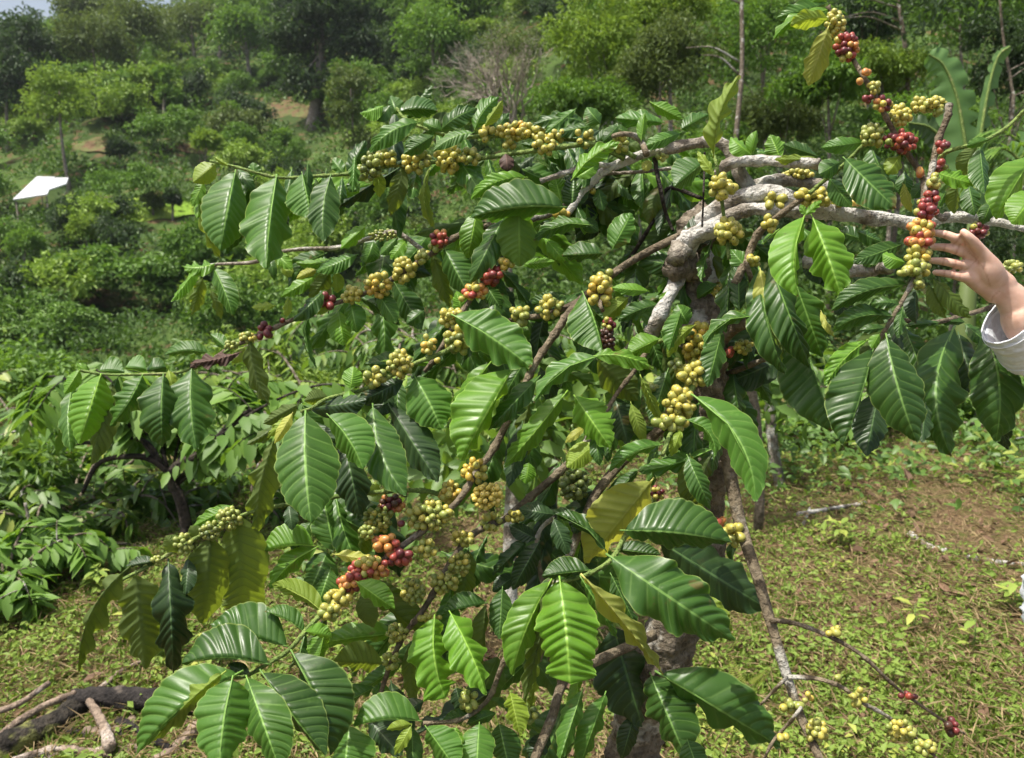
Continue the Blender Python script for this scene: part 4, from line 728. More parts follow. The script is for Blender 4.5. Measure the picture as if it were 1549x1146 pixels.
# forest on the right
for i, (x, y, rx, rz, d, m, lab) in enumerate([
 (905, 60, 90, 75, 17, 'light', 'bright leafy tree crown right of the grey bare shrub'),
 (880, 165, 70, 45, 15, 'mid', 'low leafy tree just above the forked white limb'),
 (1000, 110, 90, 80, 15, 'olive', 'olive green tree behind the upright yellow leaf'),
 (1010, 20, 80, 50, 18, 'light', 'yellowish green tree at the top centre edge'),
 (1150, 60, 110, 80, 20, 'mid', 'broad forest tree left of the top berry twig'),
 (1180, 190, 90, 60, 14, 'olive', 'dull green thicket tree below the top berry twig'),
 (1330, 110, 75, 42, 13, 'light', 'tree with pale layered foliage right of the top berry twig'),
 (1300, 30, 100, 60, 22, 'dark', 'shadowy forest tree behind the top berry twig'),
 (1450, 30, 110, 70, 20, 'mid', 'broad green forest tree above the banana leaves'),
 (1530, 110, 60, 90, 14, 'dark', 'dark tree at the right edge behind the rolled banana leaf'),
 (1250, 130, 60, 60, 12, 'mid', 'green tree between the upright leaf and the top berry twig'),
 (1080, 250, 80, 60, 12, 'mid', 'green tree behind the pale forked limbs'),
 (960, 300, 90, 80, 11, 'mid', 'green bushy tree behind the middle of the coffee tree'),
 (780, 300, 80, 60, 16, 'mid', 'bushy tree behind the hanging dark dead leaf'),
 (1380, 190, 90, 60, 11, 'mid', 'leafy tree behind the red berry cluster on the right'),
 (1180, 330, 110, 70, 9, 'dark', 'dark bush behind the thick horizontal limb'),
 (1450, 380, 110, 80, 8, 'dark', 'dark bush behind the reaching hand'),
]):
    b = on_ground(x, d); dd = float(np.dot(b - CAM, F_)); s = dd / FPX
    c = P(x, y, dd) - b; bl = [(c[0] + rg.normal(0, .4) * rx * s, c[1] + rg.normal(0, .3), c[2] + rg.normal(0, .35) * rz * s, rx * s * rg.uniform(.5, .75), rx * s * .6, rz * s * rg.uniform(.5, .75)) for _ in range(4)] + [(c[0], c[1], c[2], rx * s * .8, rx * s * .7, rz * s * .8)]
    make_tree('forest_tree', b, bl, c + np.array([0, 0, 0.2 * rz * s]), 5 * s, FM[m], WOOD, lab, 'tree', rg, 170, 37, 0.20 * rx * s, 8 * s if d > 12 else 9.5 * s, None, 8, ratio=0.38, droop=0.35)
# bare stems among the forest
for i, (x0, y0, x1, y1, d, r, lab) in enumerate([(1112, 230, 1122, -20, 12, 5.5, 'pale straight tree trunk behind the upright yellow leaf'), (1372, 150, 1355, -20, 13, 5, 'thin pale trunk rising to the top edge left of the banana leaves'), (1530, 190, 1518, 60, 12, 3.5, 'thin pale trunk right of the rolled banana leaf')]):
    b = on_ground(x0, d); dd = float(np.dot(b - CAM, F_)); s = dd / FPX
    e = empty('bare_trunk_tree', b, lab, 'tree'); a = P(x0, y0, dd) - b; t = P(x1, y1, dd) - b
    v, f = tube_data(catmull([(a[0] * 1.0, a[1], -0.2), a, (a + t) / 2 + np.array([0.05, 0, 0]), t, t * 1.6 - a * .6], 24), np.linspace(r, r * .6, 24) * s * .8, 8, 0.08, i)
    k = mesh_obj('trunk', v, f, TRUNKB); k.parent = e
    (v, f, rr2), cs = crown_data(rg, [(*(t * 1.5 - a * .5), 1.6, 1.6, 1.2)], 50, 30, 0.4, 0.14); k = mesh_obj('crown', v, f, FM['dark'], None, False, None, {'rnd': rr2}); k.parent = e
    for q in range(3):
        hh = rg.uniform(0.3, 0.9); st = a + (t - a) * hh; en = st + np.array([rg.choice([-1, 1]) * rg.uniform(.5, 1.3), 0, rg.uniform(0, .4)]); v, f = tube_data(catmull([st, (st + en) / 2 + [0, 0, .1], en], 8), np.linspace(r * .35, r * .12, 8) * s, 5, .05, q); k = mesh_obj('bough', v, f, WOOD); k.parent = e
# banana plant
bb = on_ground(1460, 6.5); dB = float(np.dot(bb - CAM, F_)); bn = empty('banana_plant', bb, 'banana plant with broad blue green leaves right of the berry clusters', 'banana plant')
def big_leaf(pts, wl, wr, dep, name, mat, parent, ripple=0.012, base_loc=None, rolled=False):
    n = 44; q = catmull([(x, y, 0) for x, y in pts], n); t = np.linspace(0, 1, n); C = P(q[:, 0], q[:, 1], dep) ; tq = unit(np.gradient(q[:, :2], axis=0)); perp = tq[:, 1:2] * R_ + tq[:, :1] * U_
    perp = (tq[:, 1:2]) * R_ - (-tq[:, :1]) * U_
    prof = np.clip(np.sin(np.pi * np.clip(t * 0.94 + 0.03, 0, 1)) ** 0.45, 0.05, 1); rows = []; mr, mf = tube_data(C - F_ * .004, np.linspace(.016, .006, n), 6); mesh_obj('midrib', mr, mf, GREEN, parent); nt_ = {-1: np.ones(n), 1: np.ones(n)}
    for s_ in nt_:
        for q_ in rg.choice(np.arange(6, n - 4), 5, replace=False): nt_[s_][q_] = rg.uniform(.25, .6)
    for s_, ww in ((-1, wl), (1, wr)):
        for u in (np.linspace(1, 0, 5) if s_ < 0 else np.linspace(0, 1, 5)[1:]):
            wv_ = ww * prof * u * np.mean(dep) / FPX * (1 + 0.05 * np.sin(t * 31 + s_) * u) * (1 - (1 - nt_[s_]) * (u > .5) * u)
            rows.append(C + perp * (s_ * wv_)[:, None] + F_ * (0.35 * wv_ + ripple * u * np.sin(t * 60 + s_))[:, None])
    G = np.stack(rows, 1); nc = G.shape[1]; idx = np.arange(n * nc).reshape(n, nc); qd = np.stack([idx[:-1, :-1], idx[1:, :-1], idx[1:, 1:], idx[:-1, 1:]], -1).reshape(-1, 4)
    rnd = np.tile(0.35 + 0.4 * np.abs(np.sin(np.arange(n) * 1.9)), (nc, 1)).T; rnd[:, 4] = 1.0
    o = mesh_obj(name, G.reshape(-1, 3), qd, mat, parent, True, None, {'rnd': rnd.ravel()}); return o
big_leaf([(1478, 330), (1462, 230), (1448, 150), (1428, 100), (1405, 82)], 34, 30, dB, 'leaf', FM['banana'], bn)
big_leaf([(1470, 330), (1482, 215), (1496, 130), (1510, 85), (1528, 70)], 16, 7, dB - .1, 'leaf', FM['banana'], bn, 0.004)
big_leaf([(1475, 330), (1440, 235), (1410, 195), (1375, 185)], 22, 20, dB + .1, 'leaf', FM['dark'], bn)
big_leaf([(1480, 340), (1530, 260), (1575, 200), (1620, 190)], 24, 24, dB + .3, 'leaf', FM['banana'], bn)
v, f = tube_data(np.array([bb + [0, 0, -.1], bb + [0, 0, .5], P(1474, 320, dB)]), np.array([0.09, 0.08, 0.04]), 10); mesh_obj('stem', v, f, FM['olive'], bn, True, None, {'rnd': np.full(len(v), .8)})
# palm fronds at the right edge
pb = on_ground(1600, 4.6); dP = float(np.dot(pb - CAM, F_)); pl = empty('palm', pb, 'feathery palm fronds at the right edge below the banana leaves', 'palm')
for k, pts in enumerate([[(1590, 330), (1540, 240), (1500, 225), (1462, 262)], [(1590, 330), (1560, 235), (1520, 200), (1490, 200)], [(1600, 330), (1560, 300), (1500, 300), (1470, 360)]]):
    q = catmull([(x, y, 0) for x, y in pts], 46); C = P(q[:, 0], q[:, 1], dP + 0.1 * k); tn = unit(np.gradient(C, axis=0)); 
    v, f = tube_data(C, np.linspace(0.012, 0.004, 46), 5); mesh_obj('rachis', v, f, GREEN, pl)
    pos = np.repeat(C, 2, 0); sd_ = np.tile([1, -1], 46); dr = unit(np.repeat(tn, 2, 0) * 0.55 + np.cross(np.repeat(tn, 2, 0), [0, 0.7, 0.7]) * sd_[:, None] * 0.7 + np.array([0, 0, -0.55]) + rg.normal(0, .06, (92, 3)))
    v, f, r = leaves_data(pos, dr, np.tile([0, -0.3, 1.0], (92, 1)), 0.20, 0.016, rg.uniform(0, 1, 92), 0.2, 0.3, True); mesh_obj('frond', v, f, FM['mid'], pl, False, None, {'rnd': r})

# ------------------------------------------------------------------ other coffee trees close behind
def arch_tree(px, d, h_px, rx, nbr, label, seed, mat=FM['coffee'], trunk_px=None, ln=0.15, dens=1.0, group=None, limbs=None, tr=9, dark_trunk=False, behind=False):
    r2 = np.random.default_rng(seed); b = on_ground(px, d); dd = float(np.dot(b - CAM, F_)); s = dd / FPX
    e = empty('background_coffee_tree', b, label, 'coffee tree', group)
    top = P(trunk_px[0], trunk_px[1], dd) if trunk_px else P(px, h_px + 80, dd); parts = [tube_data(catmull([b - [0, 0, .15], (b + top) / 2 + [.03, 0, 0], top], 12) - b, np.linspace(tr * 1.15, tr * .8, 12) * s, 9, .1, seed)]
    pos, drs, nrs = [], [], []
    for k in range(nbr):
        a = (math.pi if behind else 2 * math.pi) * k / nbr + r2.uniform(-.4, .4); L = rx * s * r2.uniform(.6, 1.1); hz = np.array([math.cos(a), math.sin(a) * .8, 0]); z0 = (top[2] - b[2]) + r2.uniform(-.25, .1) * (top[2] - b[2])
        st = np.array([top[0] - b[0], top[1] - b[1], z0]) * [1, 1, 1]; hgt = (P(px, h_px, dd)[2] - top[2]) * r2.uniform(.3, 1.0)
        q = catmull([st, st + hz * L * .35 + [0, 0, hgt * .7], st + hz * L * .75 + [0, 0, hgt], st + hz * L + [0, 0, hgt * .75 - .15 * L]], 26); parts.append(tube_data(q, np.linspace(tr * .35, tr * .1, 26) * s, 5, .06, k))
        for j in range(5, 26):
            if r2.uniform() > .8 * dens + .2: continue
            tn = unit(q[min(j + 1, 25)] - q[j - 1]); sdv = unit(np.cross(tn, [0, 0, 1.0])[None])[0]
            for sg in (-1, 1, r2.choice([-1, 1])):
                pos.append(q[j] + r2.normal(0, .015, 3)); drs.append(tn * r2.uniform(.1, .7) + sdv * sg * r2.uniform(.4, 1) + np.array([0, 0, -r2.uniform(.15, 1.0)])); nrs.append(np.array([0, 0, 1.0]) + sdv * sg * .5 + r2.normal(0, .25, 3))
        # side shoots
        for j in (9, 14, 19, 23):
            u = r2.normal(0, 1, 3); u[2] = abs(u[2]) * .4; u = u / np.linalg.norm(u); ll = L * r2.uniform(.2, .4); q2 = q[j] + u * ll * np.linspace(0, 1, 8)[:, None] - np.array([0, 0, 1]) * (np.linspace(0, 1, 8) ** 2 * ll * .4)[:, None]
            parts.append(tube_data(q2, np.linspace(tr * .14, tr * .06, 8) * s, 4, 0, 1))
            for i2 in range(1, 8):
                for sg in (-1, 1):
                    sdv = unit(np.cross(u, [0, 0, 1.0])[None])[0]; pos.append(q2[i2]); drs.append(u * .4 + sdv * sg * .8 + np.array([0, 0, -r2.uniform(.2, .9)])); nrs.append(np.array([0, 0, 1.0]) + sdv * sg * .4 + r2.normal(0, .25, 3))
    for lp in (limbs or []):
        q = catmull([tuple(P(x, y, dd) - b) for x, y in lp[0]], 16); parts.append(tube_data(q, np.linspace(lp[1], lp[2], 16) * s, 8, .12, 3))
    pos = np.array(pos); n = len(pos); l = ln * r2.uniform(.55, 1.2, n); v, f, r = leaves_data(pos, np.array(drs), np.array(nrs), l, l * .42, r2.uniform(0, 1, n), .12, .22, True)
    c = mesh_obj('crown', v, f, mat, None, True, None, {'rnd': r}); c.parent = e
    v, f = merge(parts); t = mesh_obj('trunk', v, f, DARKB if dark_trunk else TRUNKB); t.parent = e
    return e
arch_tree(256, 3.9, 545, 330, 12, 'background coffee tree with a dark post-like trunk under the far left shoot', 1, trunk_px=(254, 715), limbs=[([(254, 720), (275, 700), (310, 685), (345, 645), (380, 620)], 9, 4), ([(256, 715), (230, 695), (195, 690), (150, 700), (125, 745)], 6, 3), ([(245, 700), (215, 665), (150, 668), (100, 672)], 4, 2.5)], dark_trunk=True, ln=0.15, behind=True, mat=FM['mid'])
arch_tree(60, 6.5, 600, 300, 14, 'background coffee tree with drooping leaves at the left edge', 2, trunk_px=(60, 720))
arch_tree(100, 4.7, 690, 260, 20, 'low bright coffee bush at the left edge above the grass', 3, trunk_px=(105, 810), mat=FM['coffee'], ln=0.12)
arch_tree(0, 3.5, 800, 170, 14, 'leafy bush at the left edge just above the grass', 41, trunk_px=(5, 900), mat=FM['mid'], ln=0.10)
arch_tree(165, 4.4, 740, 230, 18, 'green bush just left of the dark post-like trunk', 42, trunk_px=(165, 850), mat=FM['coffee'], ln=0.10)
arch_tree(365, 4.6, 730, 220, 16, 'green bush right of the dark post-like trunk', 43, trunk_px=(370, 840), mat=FM['mid'], ln=0.10)
arch_tree(330, 5.8, 760, 260, 13, 'low coffee bush behind the dark backlit leaves', 4, trunk_px=(330, 880), ln=0.12)
arch_tree(480, 6.8, 520, 260, 14, 'yellow green coffee tree behind the maroon berries', 5, trunk_px=(500, 700), mat=FM['light'])
arch_tree(640, 7.5, 480, 220, 13, 'bright coffee tree with a thin pale trunk behind the yellow berry clusters', 6, trunk_px=(622, 520), mat=FM['coffee'])
arch_tree(770, 5.6, 690, 200, 12, 'low coffee tree behind the thick pale mossy trunk', 7, trunk_px=(800, 800), ln=.13)
arch_tree(880, 6.5, 450, 230, 13, 'coffee tree in the gap left of the main trunk', 8, trunk_px=(890, 640))
arch_tree(1170, 6.2, 520, 150, 9, 'thin coffee tree with a grey stem right of the main trunk', 9, trunk_px=(1160, 600), ln=.12, tr=8)
arch_tree(1330, 6.0, 560, 240, 11, 'coffee bush behind the hanging dark leaves on the right', 10, trunk_px=(1340, 640), ln=.12, mat=FM['mid'])
arch_tree(1520, 6.6, 560, 200, 10, 'coffee bush behind the white sleeve', 12, trunk_px=(1500, 640), ln=.12, mat=FM['mid'])
for i, (px, dpt, cyp, rx, rz, m, lab) in enumerate([(15, 4.4, 770, 100, 110, 'coffee', 'thick leafy bush at the left edge under the drooping coffee tree'), (120, 5.2, 740, 95, 100, 'mid', 'thick leafy bush left of the dark post-like trunk'), (60, 3.9, 880, 80, 70, 'mid', 'low leafy bush at the left edge beside the grass'), (190, 4.3, 870, 80, 70, 'light', 'low bright bush at the foot of the dark post-like trunk'), (330, 5.0, 800, 95, 90, 'coffee', 'leafy bush behind the green berries on the lower left'), (430, 6.0, 720, 90, 90, 'mid', 'leafy bush behind the left leaf fan'), (300, 6.8, 640, 100, 80, 'coffee', 'leafy bush behind the forked limbs of the left coffee tree'), (60, 8, 590, 110, 70, 'mid', 'leafy bush above the left edge coffee trees'), (420, 9, 560, 100, 70, 'light', 'bright leafy bush below the maroon berries')]):
    b = on_ground(px, dpt); dd = float(np.dot(b - CAM, F_)); sc_ = dd / FPX; c = P(px, cyp, dd) - b
    bl = [(c[0] + rg.normal(0, .4) * rx * sc_, c[1] + rg.normal(0, .25), c[2] + rg.normal(0, .4) * rz * sc_, rx * sc_ * .6, rx * sc_ * .6, rz * sc_ * .6) for _ in range(5)]
    make_tree('leafy_bush', b, bl, c, 4 * sc_, FM[m], TRUNKB, lab, 'bush', rg, 110, 17, .20 * rx * sc_, .085, None, 9, True, ratio=.42, droop=.3)
# mossy grey trunk behind centre
for lab, pts, d, r0 in (('brown knotted trunk behind the ragged bright leaves in the centre', [(840, 930), (820, 820), (822, 700), (812, 640)], 3.2, 22), ('white lichen covered trunk standing behind the pale yellow cherries', [(775, 1000), (772, 850), (775, 730), (772, 690)], 3.0, 11), ('thin pale trunk in the undergrowth right of the main trunk', [(1185, 760), (1172, 690), (1165, 630), (1160, 590)], 5.0, 8), ('thin brown trunk behind the main trunk', [(1150, 760), (1145, 640), (1130, 560), (1125, 520)], 4.2, 7)):
    q = catmull([(x, y, 0) for x, y in pts], 18); C = P(q[:, 0], q[:, 1], d); g = C[0].copy(); g[2] = height(g[0], g[1]) - .05; C = np.vstack([g, C]) if g[2] < C[0][2] else C; e = empty('old_trunk', C[0], lab, 'trunk'); v, f = tube_data(C, np.linspace(r0 * 1.1, r0 * .85, len(C)) * d / FPX, 12, .16, 4); mesh_obj('stem', v, f, BARK if 'white' in lab or 'pale' in lab else TRUNKB, e)
    (v, f, r), cs = crown_data(rg, [(*(C[-1] - C[0]), .3, .3, .25)], 14, 12, .1, .12, fine=True); k = mesh_obj('crown', v, f, FM['coffee'], None, True, None, {'rnd': r}); k.parent = e

# ------------------------------------------------------------------ ground cover
def scatter(n, seed, ymin=1.3, ymax=9.5):
    r2 = np.random.default_rng(seed); d = ymin * (ymax / ymin) ** r2.uniform(0, 1, n); az = r2.uniform(-.72, .72, n); x = d * az; return r2, x, d
soil = ground_hit(1500, 775)
def soilness(x, y): return np.exp(-(((x - soil[0]) / .9) ** 2 + ((y - soil[1]) / .8) ** 2)) + 0.55 * np.exp(-((x + .05) / .5) ** 2 - ((y - 3.2) / .9) ** 2)
def bumpy(x, y): return .5 + .25 * np.sin(x * 4.1 + 2 * np.sin(y * 2.3)) * np.sin(y * 3.7 + np.sin(x * 3)) + .25 * np.sin(x * 9.3 + y * 5) * np.sin(y * 8.1 - x * 3)
r2, x, y = scatter(150000, 31); k = (bumpy(x, y) + r2.normal(0, .2, len(x)) > .27 + .50 * soilness(x, y)); x, y = x[k], y[k]; n = len(x)
cl = np.round(np.stack([x, y], 1) / .07) * .07 + r2.normal(0, .01, (n, 2)); x = cl[:, 0] + r2.normal(0, .02, n); y = cl[:, 1] + r2.normal(0, .02, n)
pos = np.stack([x, y, height(x, y) + np.abs(r2.normal(0.012, .022, n)) * (.4 + 2.0 * bumpy(x * .8, y * .8) ** 2)], 1); dr = np.stack([r2.normal(0, 1, n), r2.normal(0, 1, n), r2.uniform(-.1, .7, n)], 1); nr = np.stack([r2.normal(0, .4, n), r2.normal(0, .4, n) - .15, np.ones(n)], 1); l = r2.gamma(4, .0040, n) + .008
v, f, r = leaves_data(pos, dr, nr, l, l * r2.uniform(.35, .65, n), np.clip(.6 * bumpy(x + 3, y) + .5 * r2.uniform(0, 1, n), 0, 1), .15, .2); o = mesh_obj('weeds', v, f, FM['weed'], None, False, None, {'rnd': r}); tag(o, 'low creeping weeds with small green leaves on the ground', 'weeds', None, 'stuff')
r2, x, y = scatter(62000, 32); n = len(x); pos = np.stack([x, y, height(x, y) + r2.uniform(.002, .045, n)], 1); dr = np.stack([r2.normal(0, 1, n), r2.normal(0, 1, n), r2.uniform(-.3, .45, n)], 1); l = r2.uniform(.03, .11, n)
v, f, r = leaves_data(pos, dr, np.stack([r2.normal(0, .3, n), r2.normal(0, .3, n), np.ones(n)], 1), l, r2.uniform(.002, .006, n), r2.uniform(0, 1, n), .1, .1); o = mesh_obj('dry_grass', v, f, FM['straw'], None, False, None, {'rnd': r}); tag(o, 'dry straw coloured grass stems lying on the soil', 'dry grass', None, 'stuff')
r2, x, y = scatter(11000, 33); k = r2.uniform(0, 1, len(x)) < .35 + soilness(x, y); x, y = x[k], y[k]; n = len(x); pos = np.stack([x, y, height(x, y) + r2.uniform(.003, .02, n)], 1); dr = np.stack([r2.normal(0, 1, n), r2.normal(0, 1, n), r2.uniform(-.1, .3, n)], 1); l = r2.gamma(3, .0085, n) + .010
v, f, r = leaves_data(pos, dr, np.stack([r2.normal(0, .4, n), r2.normal(0, .4, n), np.ones(n)], 1), l, l * .45, r2.uniform(0, 1, n), .3, -.15, True); o = mesh_obj('leaf_litter', v, f, FM['litter'], None, False, None, {'rnd': r}); tag(o, 'curled brown fallen leaves lying among the weeds', 'leaf litter', None, 'stuff')
r2, x, y = scatter(70000, 35); k = bumpy(x * .7 + 5, y * .7) + r2.normal(0, .15, len(x)) > .45 + .4 * soilness(x, y); x, y = x[k], y[k]; n = len(x); pos = np.stack([x, y, height(x, y)], 1); dr = np.stack([r2.normal(0, .5, n), r2.normal(0, .5, n), np.ones(n)], 1); l = r2.uniform(.02, .075, n)
v, f, r = leaves_data(pos, dr, np.stack([r2.normal(0, 1, n), r2.normal(0, 1, n), np.full(n, .2)], 1), l, r2.uniform(.002, .005, n), np.clip(.5 * bumpy(x, y) + .5 * r2.uniform(0, 1, n), 0, .98), .1, .3); o = mesh_obj('grass', v, f, FM['weed'], None, False, None, {'rnd': r}); tag(o, 'fine short green grass growing through the weeds', 'grass', None, 'stuff')
# taller weeds where the clearing ends
r2 = np.random.default_rng(34); n = 20000; x = r2.uniform(-1.0, 4.6, n); y = r2.uniform(3.2, 8.5, n); edge = 3.95 + .5 * np.sin(x * 1.3) - np.clip(-x, 0, 2) * .45; k = (y > edge + r2.normal(0, .35, n)) & (bumpy(x * .6, y * .6) > .38); x, y = x[k], y[k]; n = len(x)
pos = np.stack([x, y, height(x, y) + r2.uniform(.02, .34, n) * (.4 + bumpy(x, y))], 1); dr = np.stack([r2.normal(0, 1, n), r2.normal(0, 1, n), r2.uniform(-.5, .5, n)], 1); l = r2.uniform(.03, .085, n)
v, f, r = leaves_data(pos, dr, np.stack([r2.normal(0, .5, n), r2.normal(0, .5, n) - .2, np.ones(n)], 1), l, l * .5, r2.uniform(0, 1, n), .15, .25, True); o = mesh_obj('tall_weeds', v, f, FM['coffee'], None, True, None, {'rnd': r}); tag(o, 'knee high leafy weeds along the edge of the clearing', 'weeds', None, 'stuff')
# yellow-green seedlings
for i, (px, py, nm, lab) in enumerate([(205, 960, 11, 'yellow green seedling below the dark backlit leaves'), (255, 1000, 9, 'low lime seedling left of the bottom left fan'), (150, 900, 9, 'pale yellow seedling at the foot of the left bush'), (320, 1020, 8, 'lime seedling behind the charred log'), (1380, 960, 4, 'bright seedling in the grass left of the shirt edge'), (1530, 930, 6, 'leafy seedling at the right edge beside the shirt'), (1270, 830, 7, 'small yellow green seedling in the middle of the grass'), (1470, 985, 3, 'pale seedling near the bottom right'), (1310, 700, 10, 'upright weed under the hanging dark leaves')]):
    g = ground_hit(px, py); e = empty('seedling', g, lab, 'seedling'); r2 = np.random.default_rng(60 + i); n = nm * 3
    v, f = tube_data(np.array([[0, 0, -.01], [.005, 0, .07], [0, .005, .13]]), np.array([.004, .003, .002]), 5); k = mesh_obj('stem', v, f, GREEN); k.parent = e
    a = r2.uniform(0, 6.28, n); pos = np.stack([.01 * np.cos(a), .01 * np.sin(a), r2.uniform(.03, .14, n)], 1); dr = np.stack([np.cos(a), np.sin(a), r2.uniform(-.1, .6, n)], 1); l = r2.uniform(.03, .075, n)
    v, f, r = leaves_data(pos, dr, np.tile([0, 0, 1.0], (n, 1)), l, l * .45, r2.uniform(.7, 1, n), .15, .3, True); k = mesh_obj('leaves', v, f, FM['weed'], None, True, None, {'rnd': r}); k.parent = e
# fern
g = ground_hit(1120, 1045); e = empty('fern', g, 'small yellow green fern beside the descending branch', 'fern')
for k, (a, b2) in enumerate([((1122, 1045), (1102, 985)), ((1135, 1045), (1165, 1010)), ((1115, 1046), (1085, 1015))]):
    dd = float(np.dot(g - CAM, F_)); C = P(np.linspace(a[0], b2[0], 20), np.linspace(a[1], b2[1], 20), dd - .02); tn = unit(C[-1] - C[0]); pos = np.repeat(C, 2, 0); sd_ = np.tile([1, -1], 20); sv_ = np.cross(tn, F_); l = np.repeat(np.linspace(.035, .006, 20), 2)
    v, f, r = leaves_data(pos, sv_ * sd_[:, None] + tn * .3, np.tile(-F_, (40, 1)), l, l * .3, np.full(40, .95), .1, .1); o = mesh_obj('frond', v, f, FM['weed'], e, False, None, {'rnd': r})
# ------------------------------------------------------------------ logs and sticks
CHAR = bark_material('charred_wood', (0.012, 0.010, 0.009), (0.035, 0.030, 0.026), (0.16, 0.13, 0.10), 0.15, .7)
CHARM = bark_material('charred_mossy', (0.015, 0.013, 0.010), (0.045, 0.038, 0.028), (0.20, 0.21, 0.06), 0.42, .7)
DEADW = bark_material('dead_wood', (0.15, 0.11, 0.08), (0.30, 0.23, 0.17), (0.48, 0.42, 0.36), 0.3, .6)
def log(name, pts, r0, r1, mat, lab, cat, lift=0.0, seed=0, stubs=()):
    q = [ground_hit(x, y) for x, y in pts]; dm = np.mean([np.dot(a - CAM, F_) for a in q]); q = catmull([a + [0, 0, r0 * dm / FPX * .8 + lift] for a in q], 60); e = empty(name, q[0], lab, cat)
    big = r0 > 8; ns = 36 if big else 14; ra = np.linspace(r0, r1, 60) * dm / FPX * (1 + .06 * np.sin(np.arange(60) * .5 + seed)); ra[0] *= .6; ra[-1] *= .55
    v, f = tube_data(q, ra, ns, .03, seed); v = roughen(v, 60, ns, .30 if big else .35, 22 if big else 80, seed, .30); mesh_obj('wood', v, f, mat, e); return e, dm
log('charred_log', [(-40, 1160), (60, 1122), (125, 1080)], 21, 18, CHARM, 'mossy charred log lying at the bottom left corner', 'log', 0, 1)
log('charred_log', [(110, 1082), (170, 1076), (260, 1080), (330, 1085)], 18, 15, CHAR, 'black charred log partly behind the bottom left leaf fan', 'log', .02, 2)
log('charred_log', [(90, 1112), (150, 1120), (250, 1112)], 9, 7, CHAR, 'thin black branch under the charred logs', 'log', 0, 3)
log('dead_branch', [(170, 1160), (158, 1120), (138, 1085)], 9, 6, DEADW, 'pale forked stick leaning on the charred logs', 'branch', .05, 4)
log('dead_branch', [(130, 1115), (175, 1115), (205, 1095)], 10, 8, DEADW, 'pale broken branch end among the charred logs', 'branch', .0, 5)
log('dead_branch', [(50, 1160), (120, 1148), (220, 1140)], 10, 9, DEADW, 'brown branch lying below the charred logs at the bottom edge', 'branch', .0, 6)
log('dead_branch', [(240, 1165), (275, 1135), (300, 1105)], 13, 10, DEADW, 'brown broken branch beside the bottom left leaf fan', 'branch', .0, 7)
log('dead_branch', [(150, 1060), (185, 1030), (215, 1015)], 5, 3, DEADW, 'thin grey stick pointing up behind the charred log', 'branch', .03, 8)
log('dead_branch', [(0, 1150), (30, 1125), (70, 1100), (120, 1078)], 6, 5, DEADW, 'pale strip of wood along the mossy charred log', 'branch', .07, 9)
log('dead_branch', [(20, 1170), (90, 1150), (170, 1160)], 7, 5, DEADW, 'thin brown branch at the very bottom left edge', 'branch', .03, 21)
log('dead_branch', [(180, 1105), (215, 1125), (260, 1150)], 7, 5, CHAR, 'thin charred branch crossing beside the bottom left leaf fan', 'branch', .03, 22)
log('dead_branch', [(-20, 1120), (30, 1105), (80, 1070)], 5, 4, DEADW, 'thin pale branch lying over the mossy charred log', 'branch', .09, 23)
log('fallen_stick', [(1376, 810), (1400, 828), (1432, 838)], 5, 4, BARK, 'short white stick lying on the weeds at the right', 'stick', 0, 10)
log('fallen_stick', [(1462, 845), (1500, 852), (1549, 858), (1570, 862)], 4, 4, BARK, 'long pale stick running to the right edge on brown soil', 'stick', 0, 11)
log('fallen_stick', [(1205, 785), (1250, 778), (1310, 768)], 3, 3, BARK, 'thin straight stick lying along the edge of the clearing', 'stick', .02, 12)
log('fallen_stick', [(1215, 800), (1225, 775)], 2.5, 2, BARK, 'tiny upright stick crossing the thin straight stick', 'stick', .02, 13)
for lab, pts, d, r0 in (('white dead branch behind the dark post-like trunk', [(185, 785), (205, 792), (220, 780), (250, 778), (285, 780)], 4.9, 4.5), ('pale forked dead branch in the left bush', [(55, 870), (62, 888), (85, 880), (110, 872), (122, 862)], 4.0, 4), ('thin curved bare vine across the left bush', [(120, 845), (150, 825), (190, 822), (225, 830)], 4.2, 2), ('thin pale twig in the lower left bush', [(38, 760), (48, 800), (62, 815)], 4.3, 2.5), ('dark curved dead branch at the left edge', [(-10, 880), (15, 878), (40, 862)], 4.0, 3)):
    q = catmull([tuple(P(x, y, d)) for x, y in pts], 20); e = empty('dead_branch', q[0], lab, 'branch'); v, f = tube_data(q, np.linspace(r0, r0 * .7, 20) * d / FPX, 8, .14, 7); mesh_obj('wood', v, f, BARK, e)
for lab, px, py, r in (('grey lichen stone at the foot of the bright crumpled leaf', 668, 1022, 14), ('small grey stone between the lower centre leaves', 650, 1000, 8)):
    g = ground_hit(px, py); bm = bmesh.new(); bmesh.ops.create_icosphere(bm, subdivisions=3, radius=1); e = None
    for vt in bm.verts: vt.co *= 1 + .12 * math.sin(vt.co.x * 5 + r) * math.cos(vt.co.y * 4)
    me = bpy.data.meshes.new('stone'); bm.to_mesh(me); bm.free(); me.polygons.foreach_set('use_smooth', [True] * len(me.polygons)); me.materials.append(BARK); o = bpy.data.objects.new('stone', me); COL.link(o); o.location = Vector(g); s = r * 2.6 / FPX; o.scale = (s * 1.2, s, s * .8); tag(o, lab, 'stone')

